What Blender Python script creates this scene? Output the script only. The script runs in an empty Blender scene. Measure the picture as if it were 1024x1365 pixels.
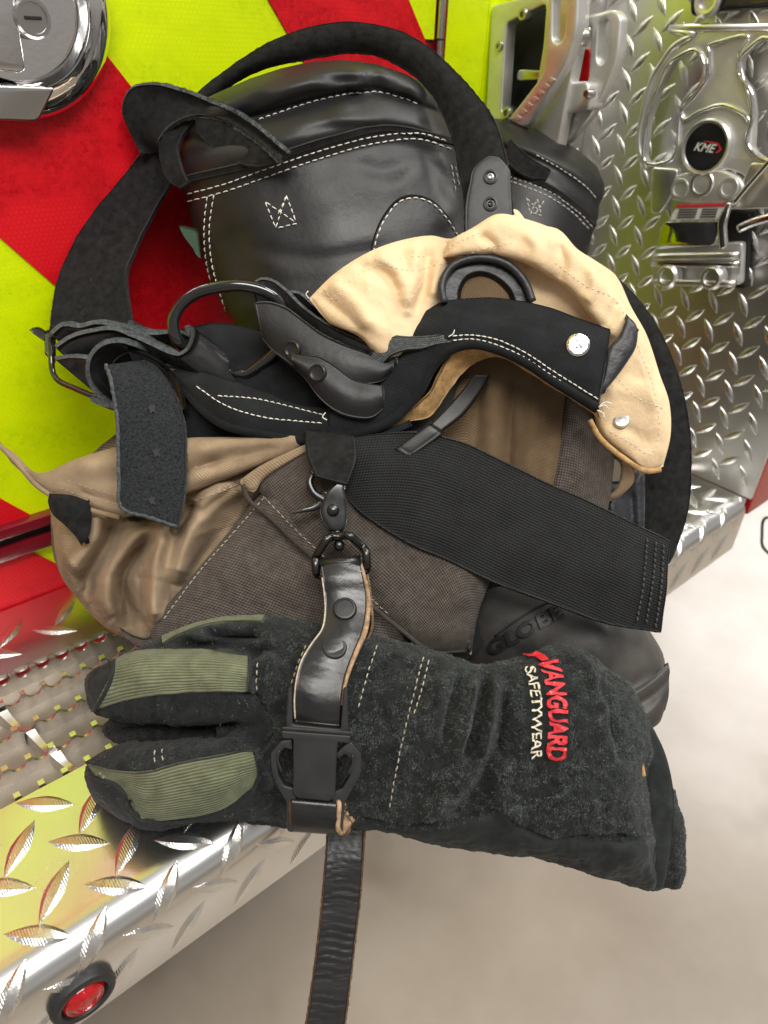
import bpy, bmesh, math, random
import numpy as np
from mathutils import Vector, Matrix
from mathutils.bvhtree import BVHTree
random.seed(7); RNG = np.random.default_rng(7)
S = bpy.context.scene
COL = S.collection
# ---------------------------------------------------------------- camera
F = 950.0; CX, CY = 512.0, 682.5; H = .34     # camera .34 m above the step
d1 = np.array([1308, -567, 950.]); d1 /= np.linalg.norm(d1)          # along the truck's rear face
dn = np.array([-60, 1453.3, 950.]); dn -= d1*(dn@d1); dn /= np.linalg.norm(dn)   # down
nn = np.cross(d1, dn)                                                # into the truck
BAS = np.array([d1, nn, -dn])                # camera -> world rows
C0 = np.array([0, 0, H])
cam = bpy.data.cameras.new('camera'); co = bpy.data.objects.new('camera', cam); COL.objects.link(co)
cam.sensor_fit = 'VERTICAL'; cam.sensor_height = 36; cam.lens = F/1365*36
cam.clip_start = .01; cam.clip_end = 100
R = np.stack([BAS@np.array([1, 0, 0]), BAS@np.array([0, -1, 0]), BAS@np.array([0, 0, -1])], 1)
mw = Matrix.Identity(4)
for i in range(3):
    for j in range(3): mw[i][j] = R[i, j]
    mw[i][3] = C0[i]
co.matrix_world = mw
cam.dof.use_dof = True; cam.dof.focus_distance = .385; cam.dof.aperture_fstop = 9.5
S.camera = co
# ---------------------------------------------------------------- light
w = bpy.data.worlds.new('World'); S.world = w; w.use_nodes = True
nt = w.node_tree; bg = nt.nodes['Background']
tc = nt.nodes.new('ShaderNodeTexCoord'); sx = nt.nodes.new('ShaderNodeSeparateXYZ'); cr = nt.nodes.new('ShaderNodeValToRGB')
nt.links.new(tc.outputs['Generated'], sx.inputs[0])
mr = nt.nodes.new('ShaderNodeMapRange'); mr.inputs[1].default_value = -1; mr.inputs[2].default_value = 1
nt.links.new(sx.outputs[2], mr.inputs[0]); nt.links.new(mr.outputs[0], cr.inputs[0]); nt.links.new(cr.outputs[0], bg.inputs[0])
e = cr.color_ramp.elements
e[0].position = 0; e[0].color = (.20, .16, .12, 1); e[1].position = 1; e[1].color = (.62, .62, .60, 1)
for p, c in ((.45, (.24, .20, .16, 1)), (.56, (.62, .59, .55, 1)), (.75, (.36, .36, .36, 1))):
    q = e.new(p); q.color = c
bg.inputs[1].default_value = .62
def area(name, loc, aim, sx_, sy_, power, col=(1, .96, .9)):
    l = bpy.data.lights.new(name, 'AREA'); l.shape = 'RECTANGLE'; l.size = sx_; l.size_y = sy_; l.energy = power; l.color = col
    o = bpy.data.objects.new(name, l); COL.objects.link(o); o.location = loc
    o.rotation_euler = (Vector(aim)-Vector(loc)).to_track_quat('-Z', 'Y').to_euler(); return o
area('ceiling_lamp', (-.3, -1.1, 2.5), (.2, .2, 0), 2.4, .8, 74)
area('ceiling_lamp', (2.0, -.5, 2.5), (.5, .2, 0), .4, 2.0, 50, (1, .97, .93))
area('far_ceiling_lamp', (4.9, 1.1, 2.3), (1.2, .2, -.6), 1.6, 2.0, 190, (1, .98, .97))  # unseen ceiling lamp, placed so its reflection brightens the floor at right
S.view_settings.view_transform = 'Standard'; S.view_settings.look = 'None'; S.view_settings.exposure = .12; S.view_settings.gamma = 1
# ---------------------------------------------------------------- geometry helpers
def W(u, v, z):
    u = np.asarray(u, float); v = np.asarray(v, float); z = np.asarray(z, float)
    c = np.stack([(u-CX)/F*z, (v-CY)/F*z, z*np.ones_like(u)], -1)
    return c@BAS.T + C0
def UVZ(P):
    c = (np.asarray(P)-C0)@BAS
    return c[..., 0]/c[..., 2]*F+CX, c[..., 1]/c[..., 2]*F+CY, c[..., 2]
def ray(u, v): return BAS@np.array([(u-CX)/F, (v-CY)/F, 1.])
def onY(u, v, y=.455): r = ray(u, v); return C0+r*(y/r[1])
def onX(u, v, x): r = ray(u, v); return C0+r*(x/r[0])
def onZ(u, v, z=0): r = ray(u, v); return C0+r*((z-H)/r[2])
def crv(P, n):
    P = np.asarray(P, float)
    if len(P) == 2:
        t = np.linspace(0, 1, n)[:, None]; return P[0]*(1-t)+P[1]*t
    k = P.shape[1]
    sc = np.array([1, 1, 1000.])[:k] if k <= 3 else np.ones(k)
    d = np.linalg.norm(np.diff(P*sc, axis=0), axis=1) if k <= 3 else np.linalg.norm(np.diff(P, axis=0), axis=1)
    d = np.maximum(d, 1e-9)**.75
    return crvt(P, np.concatenate([[0], np.cumsum(d)]), n)
def crvt(P, T, n):
    m = np.empty_like(P)
    dl = (P[1:]-P[:-1])/(np.diff(T)[:, None])
    m[0] = dl[0]; m[-1] = dl[-1]
    h = np.diff(T)[:, None]
    m[1:-1] = (dl[:-1]*h[1:]+dl[1:]*h[:-1])/(h[1:]+h[:-1])
    x = np.linspace(T[0], T[-1], n) if np.isscalar(n) else n
    i = np.clip(np.searchsorted(T, x, side='right')-1, 0, len(T)-2)
    hh = (T[i+1]-T[i]); s = ((x-T[i])/hh)[:, None]; hh = hh[:, None]
    return (2*s**3-3*s**2+1)*P[i]+(s**3-2*s**2+s)*hh*m[i]+(-2*s**3+3*s**2)*P[i+1]+(s**3-s**2)*hh*m[i+1]
def fillz(L, z=None): return [tuple(p) if len(p) == 3 else (p[0], p[1], z) for p in L]
class Wob:
    """smooth pseudo noise: sum of sines"""
    def __init__(s, n, freq, seed=1, oct=1):
        r = np.random.default_rng(seed); s.k = []
        for q in range(n):
            f = freq*2**(q % max(oct, 1))
            a = r.normal(size=3); a /= np.linalg.norm(a); s.k.append((a*f*(.6+.8*r.random()), r.random()*6.28, .6**(q % max(oct, 1))))
    def __call__(s, P):
        o = 0
        for k, ph, a in s.k: o = o+a*np.sin(P@k*6.283+ph)
        return o/math.sqrt(len(s.k))
class Crum:
    """sharp little cloth creases: folded sines"""
    def __init__(s, n, freq, seed=1): s.w = [Wob(4, freq*(.7+.25*i), seed+i) for i in range(n)]
    def __call__(s, P): return sum((1-np.minimum(np.abs(w_(P))*1.6, 1))**2 for w_ in s.w)/len(s.w)
def segd(U, V, pl):
    """distance (px) to a polyline and the running parameter 0..1"""
    D = np.full(U.shape, 1e9); Tt = np.zeros(U.shape); n = len(pl)-1
    for i in range(n):
        a = np.array(pl[i][:2], float); b = np.array(pl[i+1][:2], float); e_ = b-a
        t = np.clip(((U-a[0])*e_[0]+(V-a[1])*e_[1])/(e_@e_), 0, 1)
        d = np.hypot(U-a[0]-t*e_[0], V-a[1]-t*e_[1]); m = d < D
        D = np.where(m, d, D); Tt = np.where(m, (i+t)/n, Tt)
    return D, Tt
def ridges(L):
    """L: (polyline px, amplitude m (+ = towards the viewer), width px)"""
    L = [(crv(np.array(p, float), 14) if len(p) > 2 else np.array(p, float), a, w_) for p, a, w_ in L]
    def f(U, V):
        o = np.zeros(U.shape)
        for p, a, w_ in L:
            D, T = segd(U, V, p)
            o -= a*np.exp(-(D/w_)**2)*np.clip(np.minimum(T, 1-T)*6+.25, 0, 1)
        return o
    return f
def inpoly(u, v, poly):
    r = np.zeros(np.shape(u), bool); n = len(poly); j = n-1
    for i in range(n):
        xi, yi = poly[i]; xj, yj = poly[j]
        c = ((yi > v) != (yj > v)) & (u < (xj-xi)*(v-yi)/((yj-yi) if yj != yi else 1e-9)+xi)
        r ^= c; j = i
    return r
ORG = {}
def root(o):
    while o.parent: o = o.parent
    return o
def thing(name, label, cat, loc, group=None):
    o = bpy.data.objects.new(name, None); COL.objects.link(o); o.location = loc; o.empty_display_size = .02
    o['label'] = label; o['category'] = cat
    if group: o['group'] = group
    ORG[o] = np.array(loc, float); return o
def ob(name, V, Fc, mats, parent=None, mi=None, uv=None, smooth=True, kind=None, label=None):
    V = np.asarray(V, float)
    if parent is not None: V = V-ORG[root(parent)]
    me = bpy.data.meshes.new(name); me.from_pydata(V.tolist(), [], [tuple(map(int, f)) for f in Fc])
    if not isinstance(mats, (list, tuple)): mats = [mats]
    for m in mats: me.materials.append(m)
    if mi is not None: me.polygons.foreach_set('material_index', np.asarray(mi, np.int32))
    if smooth: me.polygons.foreach_set('use_smooth', np.ones(len(me.polygons), bool))
    if uv is not None:
        ul = me.uv_layers.new(name='UVMap'); vi = np.empty(len(me.loops), np.int32); me.loops.foreach_get('vertex_index', vi)
        ul.data.foreach_set('uv', np.asarray(uv, np.float32)[vi].ravel())
    me.update()
    o = bpy.data.objects.new(name, me); COL.objects.link(o)
    if parent is not None: o.parent = parent
    if kind: o['kind'] = kind
    if label: o['label'] = label
    return o
def autosmooth(o, ang=40):
    me = o.data; me.polygons.foreach_set('use_smooth', np.ones(len(me.polygons), bool))
    bm = bmesh.new(); bm.from_mesh(me)
    for e_ in bm.edges:
        e_.smooth = not (len(e_.link_faces) == 2 and e_.calc_face_angle(0) > math.radians(ang))
    bm.to_mesh(me); bm.free()
def bevel(o, wd, seg=2, ang=35):
    bm = bmesh.new(); bm.from_mesh(o.data)
    ed = [e_ for e_ in bm.edges if len(e_.link_faces) == 2 and e_.calc_face_angle(0) > math.radians(ang)]
    bmesh.ops.bevel(bm, geom=ed, offset=wd, segments=seg, affect='EDGES', profile=.6, clamp_overlap=True)
    bm.to_mesh(o.data); bm.free(); autosmooth(o, 50)
def gridf(nu, nv, off=0, flip=False, wrap=False):
    f = []
    for i in range(nu-1):
        for j in range(nv if wrap else nv-1):
            a = off+i*nv+j; b = off+i*nv+(j+1) % nv; c = off+(i+1)*nv+(j+1) % nv; d = off+(i+1)*nv+j
            f.append((a, d, c, b) if flip else (a, b, c, d))
    return f
def vnorm(P):
    a = np.gradient(P, axis=0); b = np.gradient(P, axis=1); n = np.cross(a, b)
    n /= np.linalg.norm(n, axis=-1, keepdims=True)+1e-12
    return n
def solid(name, P, th, mats, parent, kind=None, label=None, rim=None, backmat=None, edge_round=True, noise=None):
    """closed sheet from a world grid P; front faces the camera"""
    nu, nv = P.shape[:2]
    n = vnorm(P); s = np.sign(np.mean(np.sum(n*(C0-P), -1))); s = s if s else 1; n = n*s
    if noise is not None: P = P+n*noise[..., None]
    us = np.concatenate([[0], np.cumsum(np.linalg.norm(np.diff(P[:, nv//2], axis=0), axis=1))])
    vs = np.cumsum(np.concatenate([np.zeros((nu, 1)), np.linalg.norm(np.diff(P, axis=1), axis=-1)], 1), 1)
    tot = vs[:, -1].copy()
    for _ in range(30): tot[1:-1] = .5*tot[1:-1]+.25*(tot[:-2]+tot[2:])
    vs = (vs/np.maximum(vs[:, -1:], 1e-6)).mean(0)[None]*tot[:, None]
    uv = np.stack([np.broadcast_to(us[:, None], (nu, nv)), vs], -1)
    Fr = P; Bk = P-n*th
    V = np.concatenate([Fr.reshape(-1, 3), Bk.reshape(-1, 3)]); UVc = np.concatenate([uv.reshape(-1, 2)]*2)
    fl = s > 0
    f = gridf(nu, nv, 0, not fl); m = [0]*len(f)
    g = gridf(nu, nv, nu*nv, fl); f += g; m += [1 if backmat else 0]*len(g)
    # rim with a rounded lip
    loop = [(i, 0) for i in range(nu)]+[(nu-1, j) for j in range(1, nv)]+[(i, nv-1) for i in range(nu-2, -1, -1)]+[(0, j) for j in range(nv-2, 0, -1)]
    cen = {}
    L = len(loop); base = len(V); ex = []
    for (i, j) in loop:
        ii = min(max(i, 1), nu-2); jj = min(max(j, 1), nv-2)
        d = P[i, j]-P[ii, jj]; d = d-n[i, j]*(d@n[i, j]); d /= np.linalg.norm(d)+1e-9
        ex.append(.5*(Fr[i, j]+Bk[i, j])+d*th*.42)
    V = np.concatenate([V, np.array(ex)]); UVc = np.concatenate([UVc, np.array([uv[i, j] for i, j in loop])])
    rm = 2 if rim else 0
    for k in range(L):
        (i, j), (i2, j2) = loop[k], loop[(k+1) % L]
        a = i*nv+j; b = i2*nv+j2; c = base+(k+1) % L; d = base+k; a2 = a+nu*nv; b2 = b+nu*nv
        q = [(a, d, c, b), (d, a2, b2, c)]
        if not fl: q = [t[::-1] for t in q]
        f += q; m += [rm, rm]
    ml = list(mats) if isinstance(mats, (list, tuple)) else [mats]
    ml = [ml[0], backmat or ml[0], rim or ml[0]]
    o = ob(name, V, f, ml, parent, m, UVc, kind=kind, label=label)
    o.data.flip_normals() if False else None
    return o
def grid(rows, nu, nv, z=None, tt=None):
    rows = [crv(fillz(r, z), nv) for r in rows]
    A = np.stack(rows, 0)                      # rows x nv x 3
    k = len(rows)
    if k == 1: return A
    mid = A[:, nv//2]*np.array([1, 1, 1000.]); T = np.concatenate([[0], np.cumsum(np.maximum(np.linalg.norm(np.diff(mid, axis=0), axis=1), 1)**.75)])
    if k == 2:
        t = np.linspace(0, 1, nu)[:, None, None]; return A[0]*(1-t)+A[1]*t
    return crvt(A.reshape(k, -1), T, nu).reshape(nu, nv, 3)
def sheet(name, rows, z, th, mats, parent, nu=40, nv=60, disp=None, bulge=0, wob=None, **kw):
    G = grid(rows, nu, nv, z); U, V_, Z = G[..., 0], G[..., 1], G[..., 2].copy()
    if bulge:
        t = np.linspace(-1, 1, nu)[:, None]; s = np.linspace(-1, 1, nv)[None, :]
        Z -= bulge*np.sqrt(np.clip(1-t**4, 0, 1))*np.sqrt(np.clip(1-s**6, 0, 1))
    if disp is not None: Z += disp(U, V_)
    P = W(U, V_, Z)
    if wob is not None:
        wn, amp = wob; e1 = np.clip(np.minimum(np.arange(nu), np.arange(nu)[::-1])/(nu*.09), 0, 1)[:, None]*np.clip(np.minimum(np.arange(nv), np.arange(nv)[::-1])/(nv*.05), 0, 1)[None]
        nr = vnorm(P); nr = nr*np.sign(np.sum(nr*(C0-P), -1, keepdims=True)+1e-9); P = P+nr*(wn(P)*amp*e1)[..., None]
    o = solid(name, P, th, mats, parent, **kw); o_grid[o.name] = G
    return o
o_grid = {}
def strap(name, L, Rr, th, mats, parent, n=60, m=10, z=None, edge=None, wob=None, crown=0., **kw):
    """leather band between two edge lines; mats face, edge material on the cut edges"""
    A = crv(fillz(L, z), n); B = crv(fillz(Rr, z), n)
    t = np.linspace(0, 1, m)[None, :, None]
    G = A[:, None]*(1-t)+B[:, None]*t
    G[..., 2] -= crown*np.sin(np.pi*t[..., 0])
    P = W(G[..., 0], G[..., 1], G[..., 2])
    if wob is not None:
        wn, amp = wob; P = P+vnorm(P)*(wn(P)*amp)[..., None]
    return solid(name, P, th, mats, parent, rim=edge, **kw)
def ringtube(name, st, mats, parent, n=60, m=36, disp=None, p=1., cap=True, **kw):
    """closed body: st = [(px points across the visible side, z centre, half depth)]"""
    A = np.stack([crv(np.array([q[:2] for q in s[0]], float), 9) for s in st]); k = len(st)
    ex = np.array([[s[1], s[2]] for s in st], float)
    mid = A[:, 4]; T = np.concatenate([[0], np.cumsum(np.maximum(np.linalg.norm(np.diff(mid, axis=0), axis=1)+np.abs(np.diff(ex[:, 1]))*1500, 1)**.8)])
    X = crvt(np.concatenate([A.reshape(k, -1), ex], 1), T, n)
    PX = X[:, :18].reshape(n, 9, 2); zc = X[:, 18]; dh = np.maximum(X[:, 19], 1e-4)
    th = np.arange(m)/m*2*np.pi; t = (1-np.cos(th))/2
    tt = np.linspace(0, 1, 9)
    U = np.stack([np.interp(t, tt, PX[i, :, 0]) for i in range(n)]); V_ = np.stack([np.interp(t, tt, PX[i, :, 1]) for i in range(n)])
    sn = np.sign(np.sin(th))*np.abs(np.sin(th))**p
    Z = zc[:, None]-dh[:, None]*sn[None]
    if disp is not None: Z = Z+disp(U, V_)*(np.sin(th) > -.2)[None]
    P = W(U, V_, Z)
    V = P.reshape(-1, 3); f = gridf(n, m, 0, False, True)
    if cap:
        V = np.concatenate([V, P[0].mean(0)[None], P[-1].mean(0)[None]]); a = n*m
        for j in range(m):
            f.append((a, (j+1) % m, j)); f.append((a+1, (n-1)*m+j, (n-1)*m+(j+1) % m))
    us = np.concatenate([[0], np.cumsum(np.linalg.norm(np.diff(P[:, m//4], axis=0), axis=1))])
    per = np.linalg.norm(np.diff(P, axis=1), axis=-1); vs = np.concatenate([np.zeros((n, 1)), np.cumsum(per, 1)], 1)
    uv = np.stack([np.broadcast_to(us[:, None], (n, m)), vs], -1).reshape(-1, 2)
    if cap: uv = np.concatenate([uv, [[0, 0], [us[-1], 0]]])
    if parent == 'raw': return V, f
    return ob(name, V, f, mats, parent, uv=uv, **kw)
def tubeP(name, P, r, mats, parent, seg=10, closed=False, flat=None, **kw):
    P = np.asarray(P, float); n = len(P); r = np.broadcast_to(r, (n,))
    T = np.roll(P, -1, 0)-np.roll(P, 1, 0)
    if not closed: T[0] = P[1]-P[0]; T[-1] = P[-1]-P[-2]
    T /= np.linalg.norm(T, axis=1, keepdims=True)+1e-12
    v = C0-P.mean(0); v /= np.linalg.norm(v); V = []
    for i in range(n):
        a = v-T[i]*(v@T[i])
        if np.linalg.norm(a) < .05: a = np.array([1., 0, 0])-T[i]*T[i][0]
        a /= np.linalg.norm(a); v2 = a; b = np.cross(T[i], a)
        for k in range(seg):
            q = 2*np.pi*k/seg; ra = r[i]*(flat or 1)
            V.append(P[i]+a*ra*math.cos(q)+b*r[i]*math.sin(q))
    f = gridf(n+(1 if closed else 0), seg, 0, False, True)
    if closed: f = [tuple(x % (n*seg) for x in q) for q in f]
    else:
        f.append(tuple(range(seg))[::-1]); f.append(tuple((n-1)*seg+k for k in range(seg)))
    if parent == 'raw': return np.array(V), f
    return ob(name, V, f, mats, parent, **kw)
def tube(name, pts, r, mats, parent, n=50, z=None, closed=False, seg=10, **kw):
    pts = fillz(pts, z)
    if closed:
        q = pts[-2:]+pts+pts[:2]; G = crv(q, n+60)
        # keep a single turn
        a = W(*np.array(pts[0])); P = W(G[:, 0], G[:, 1], G[:, 2]); d = np.linalg.norm(P-a, axis=1)
        h = len(P)//2; i0 = int(np.argmin(d[:h])); i1 = h+int(np.argmin(d[h:])); P = P[i0:i1]
    else:
        G = crv(pts, n); P = W(G[:, 0], G[:, 1], G[:, 2])
    return tubeP(name, P, r, mats, parent, seg, closed, **kw)
def merge(parts):
    V = []; f = []; o = 0
    for v, g in parts:
        V.append(np.asarray(v)); f += [tuple(i+o for i in q) for q in g]; o += len(v)
    return np.concatenate(V), f
def bvh_of(*objs):
    V = []; f = []; o = 0
    for x in objs:
        og = ORG[root(x)] if x.parent else np.array(x.location)
        n = len(x.data.vertices); a = np.empty(n*3); x.data.vertices.foreach_get('co', a); V.append(a.reshape(-1, 3)+og)
        f += [tuple(i+o for i in p.vertices) for p in x.data.polygons]; o += n
    return BVHTree.FromPolygons(np.concatenate(V).tolist(), f)
def hit(b, u, v):
    d = ray(u, v); d = d/np.linalg.norm(d); h = b.ray_cast(Vector(C0), Vector(d))
    if h[0] is None: return None
    n = np.array(h[1]); n = n if n@d < 0 else -n
    return np.array(h[0]), n
def conform(b, G, off, smooth=2):
    """drop a px grid (nu,nv,2) onto geometry, offset off m along the normal"""
    nu, nv = G.shape[:2]; Z = np.full((nu, nv), np.nan)
    for i in range(nu):
        for j in range(nv):
            h = hit(b, G[i, j, 0], G[i, j, 1])
            if h is not None: Z[i, j] = UVZ(h[0])[2]
    med = np.nanmedian(Z); bad = np.isnan(Z)
    for _ in range(40):
        if not bad.any(): break
        Zp = np.pad(Z, 1, constant_values=np.nan); st_ = np.stack([Zp[:-2, 1:-1], Zp[2:, 1:-1], Zp[1:-1, :-2], Zp[1:-1, 2:]])
        with np.errstate(all='ignore'):
            import warnings; warnings.simplefilter('ignore'); mm = np.nanmean(st_, 0)
        Z = np.where(bad & ~np.isnan(mm), mm, Z); bad = np.isnan(Z)
    Z[np.isnan(Z)] = med
    for _ in range(smooth):
        Zp = np.pad(Z, 1, mode='edge'); Z = .5*Z+.125*(Zp[:-2, 1:-1]+Zp[2:, 1:-1]+Zp[1:-1, :-2]+Zp[1:-1, 2:])
    P = W(G[..., 0], G[..., 1], Z); n = vnorm(P); s = np.sign(np.mean(np.sum(n*(C0-P), -1)))
    return P+n*s*off
def patch(name, b, rows, th, mats, parent, nu=16, nv=24, off=None, noise=None, **kw):
    G = grid([[(p[0], p[1], 0) for p in r] for r in rows], nu, nv)[..., :2]
    P = conform(b, G, th if off is None else off)
    return solid(name, P, th*1.6, mats, parent, noise=noise, **kw)
def stitches(name, lines, mat, parent, b=None, ln=6.5, gap=3., r=.00036, off=.0003, z=None):
    """rows of thread stitches along px polylines laid on geometry b"""
    V = []; f = []; rr = random.Random(5)
    for L in lines:
        L = np.array([p[:2] for p in L], float); C = crv(L, 400); s = np.concatenate([[0], np.cumsum(np.hypot(*np.diff(C, axis=0).T))])
        x = 0
        while x+ln < s[-1]:
            l = ln*(.9+.2*rr.random()); pts = []; nrm = None
            for q in (0, .3, .7, 1):
                u = np.interp(x+l*q, s, C[:, 0])+rr.uniform(-.25, .25); v = np.interp(x+l*q, s, C[:, 1])+rr.uniform(-.25, .25)
                h = hit(b, u, v)
                if h is None: break
                pts.append(h[0]+h[1]*(off+(r*.6 if q in (.3, .7) else -r*.5))); nrm = h[1]
            x += l+gap
            if len(pts) == 4:
                P = np.array(pts); t = P[-1]-P[0]
                if np.linalg.norm(t) > .02: continue
                t /= np.linalg.norm(t)+1e-9; a = nrm; c = np.cross(t, a); c /= np.linalg.norm(c)+1e-9
                o = len(V)
                for i, p in enumerate(P):
                    q = r*(.55 if i in (0, 3) else 1)
                    for k in range(5): V.append(p+a*q*math.cos(k*1.2566)+c*q*math.sin(k*1.2566))
                for i in range(3):
                    for k in range(5): f.append((o+i*5+k, o+i*5+(k+1) % 5, o+i*5+5+(k+1) % 5, o+i*5+5+k))
                f.append(tuple(o+k for k in range(5))[::-1]); f.append(tuple(o+15+k for k in range(5)))
    if not V: return None
    return ob(name, V, f, mat, parent, kind='stuff')
def fuzz(name, o, n, mat, parent, length=.0016, wd=.00011, comb=(0, 0, 0), mask=None, lie=.9, seed=3, cur=.5):
    me = o.data; og = ORG[root(o)]; r = np.random.default_rng(seed)
    me.calc_loop_triangles(); m = len(me.loop_triangles)
    t = np.empty(m*3, np.int32); me.loop_triangles.foreach_get('vertices', t); t = t.reshape(-1, 3)
    v = np.empty(len(me.vertices)*3); me.vertices.foreach_get('co', v); v = v.reshape(-1, 3)+og
    a, b_, c = v[t[:, 0]], v[t[:, 1]], v[t[:, 2]]; N = np.cross(b_-a, c-a); ar = np.linalg.norm(N, axis=1)+1e-15; N = N/ar[:, None]
    cn = (a+b_+c)/3; face = np.sum(N*(C0-cn), 1) > -.06
    if mask is not None:
        U, V_, Z = UVZ(cn); face &= mask(U, V_)
    nz = Wob(10, 55, seed+50, 2)(cn)+.7*Wob(8, 160, seed+60)(cn); pr = ar*face*np.clip(.55+.75*nz, .06, 3); pr /= pr.sum(); k = r.choice(m, n, p=pr)
    w1 = r.random((n, 2)); fl = w1.sum(1) > 1; w1[fl] = 1-w1[fl]
    P = a[k]+(b_[k]-a[k])*w1[:, :1]+(c[k]-a[k])*w1[:, 1:]; nr = N[k]
    rd = r.normal(size=(n, 3))+np.array(comb); rd -= nr*np.sum(rd*nr, 1, keepdims=True); rd /= np.linalg.norm(rd, axis=1, keepdims=True)
    L = length*(.4+.9*r.random(n)**1.5)[:, None]
    up = nr*(1-lie*.55); d0 = up+rd*lie*.5; p1 = P+d0*L*.5; sd = np.cross(nr, rd)
    cv = sd*(r.normal(size=n)*cur)[:, None]; p2 = p1+(rd*lie+up*.35+cv)*L*.5
    ww = wd*(.6+.8*r.random(n))[:, None]
    Vv = np.stack([P-sd*ww-nr*.0002, P+sd*ww-nr*.0002, p1+sd*ww*.8, p1-sd*ww*.8, p2], 1).reshape(-1, 3)
    i = np.arange(n)*5; me2 = bpy.data.meshes.new(name)
    q = np.stack([i, i+1, i+2, i+3], 1).tolist(); tr = np.stack([i+3, i+2, i+4], 1).tolist()
    me2.from_pydata((Vv-ORG[root(parent)]).tolist(), [], q+tr); me2.materials.append(mat)
    o2 = bpy.data.objects.new(name, me2); COL.objects.link(o2); o2.parent = parent; o2['kind'] = 'stuff'; return o2
def sphere_raw(c, r, nrm=(0, 0, 1), fl=1., seg=16, rings=8, half=False):
    c = np.array(c, float); n = np.array(nrm, float); n /= np.linalg.norm(n)
    a = np.cross(n, [0.3, .9, .1]); a /= np.linalg.norm(a); b = np.cross(n, a); V = []; f = []
    e1 = math.pi/2 if half else math.pi
    for i in range(rings+1):
        ph = e1*i/rings
        for k in range(seg):
            q = 2*math.pi*k/seg
            V.append(c+n*r*fl*math.cos(ph)+(a*math.cos(q)+b*math.sin(q))*r*max(math.sin(ph), .01))
    f = [t[::-1] for t in gridf(rings+1, seg, 0, False, True)]
    return np.array(V), f
def lathe(name, c, nrm, prof, mat, parent, seg=32, sq=(1, 1), up=(0, 0, 1), **kw):
    """prof: (radius, height along normal)"""
    c = np.array(c, float); n = np.array(nrm, float); n /= np.linalg.norm(n)
    a = np.cross(n, up); a /= np.linalg.norm(a); b = np.cross(n, a)
    V = []
    for r_, h in prof:
        for k in range(seg):
            q = 2*math.pi*k/seg; V.append(c+n*h+a*r_*sq[0]*math.cos(q)+b*r_*sq[1]*math.sin(q))
    f = [t[::-1] for t in gridf(len(prof), seg, 0, False, True)]
    f.append(tuple((len(prof)-1)*seg+k for k in range(seg))) if prof[-1][0] > 1e-6 else None
    o = ob(name, V, f, mat, parent, **kw); autosmooth(o, 35); return o
def plate(name, outs, fr, th, mat, parent, bev=.001, **kw):
    """extruded shape with holes; fr = (origin, ax, ay, an) world frame, th towards an"""
    cu = bpy.data.curves.new('c', 'CURVE'); cu.dimensions = '2D'; cu.fill_mode = 'BOTH'
    cu.extrude = max(th/2-bev, 1e-4); cu.bevel_depth = bev; cu.bevel_resolution = 2; cu.offset = -bev
    for P in outs:
        s = cu.splines.new('POLY'); s.points.add(len(P)-1)
        for i, q in enumerate(P): s.points[i].co = (q[0], q[1], 0, 1)
        s.use_cyclic_u = True
    t = bpy.data.objects.new('t', cu); COL.objects.link(t)
    dg = bpy.context.evaluated_depsgraph_get(); dg.update(); me = bpy.data.meshes.new_from_object(t.evaluated_get(dg))
    bpy.data.objects.remove(t)
    v = np.empty(len(me.vertices)*3); me.vertices.foreach_get('co', v); v = v.reshape(-1, 3); f = [tuple(p.vertices) for p in me.polygons]
    O, ax, ay, an = [np.array(x, float) for x in fr]
    V = O+v[:, :1]*ax+v[:, 1:2]*ay+(v[:, 2:]+th/2)*an
    if np.dot(np.cross(ax, ay), an) < 0: f = [q[::-1] for q in f]
    o = ob(name, V, f, mat, parent, **kw)
    bm = bmesh.new(); bm.from_mesh(o.data); bmesh.ops.remove_doubles(bm, verts=bm.verts, dist=1e-6); bm.to_mesh(o.data); bm.free()
    autosmooth(o, 35); return o
def rounded(P, r=.003, k=4):
    P = [np.array(p, float) for p in P]; o = []; n = len(P)
    for i in range(n):
        a, b, c = P[i-1], P[i], P[(i+1) % n]; d0 = a-b; d2 = c-b; l0 = np.linalg.norm(d0); l2 = np.linalg.norm(d2)
        q = min(r, l0*.45, l2*.45); s = b+d0/l0*q; e_ = b+d2/l2*q
        for t in np.linspace(0, 1, k+1): o.append(tuple((1-t)**2*s+2*t*(1-t)*b+t*t*e_))
    return o
def text_mesh(s, size=1, shear=0, bold=0, ext=0, res=3):
    cu = bpy.data.curves.new('t', 'FONT'); cu.body = s; cu.size = size; cu.shear = shear; cu.offset = bold; cu.extrude = ext; cu.resolution_u = res
    t = bpy.data.objects.new('t', cu); COL.objects.link(t); dg = bpy.context.evaluated_depsgraph_get(); dg.update()
    me = bpy.data.meshes.new_from_object(t.evaluated_get(dg)); bpy.data.objects.remove(t)
    bm = bmesh.new(); bm.from_mesh(me); bmesh.ops.triangulate(bm, faces=bm.faces)
    for _ in range(2):
        L = [e_ for e_ in bm.edges if e_.calc_length() > size*.12]
        if L: bmesh.ops.subdivide_edges(bm, edges=L, cuts=1); bmesh.ops.triangulate(bm, faces=[f_ for f_ in bm.faces if len(f_.verts) > 3])
    bm.to_mesh(me); bm.free()
    v = np.empty(len(me.vertices)*3); me.vertices.foreach_get('co', v); v = v.reshape(-1, 3); f = [tuple(p.vertices) for p in me.polygons]
    return v, f
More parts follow.
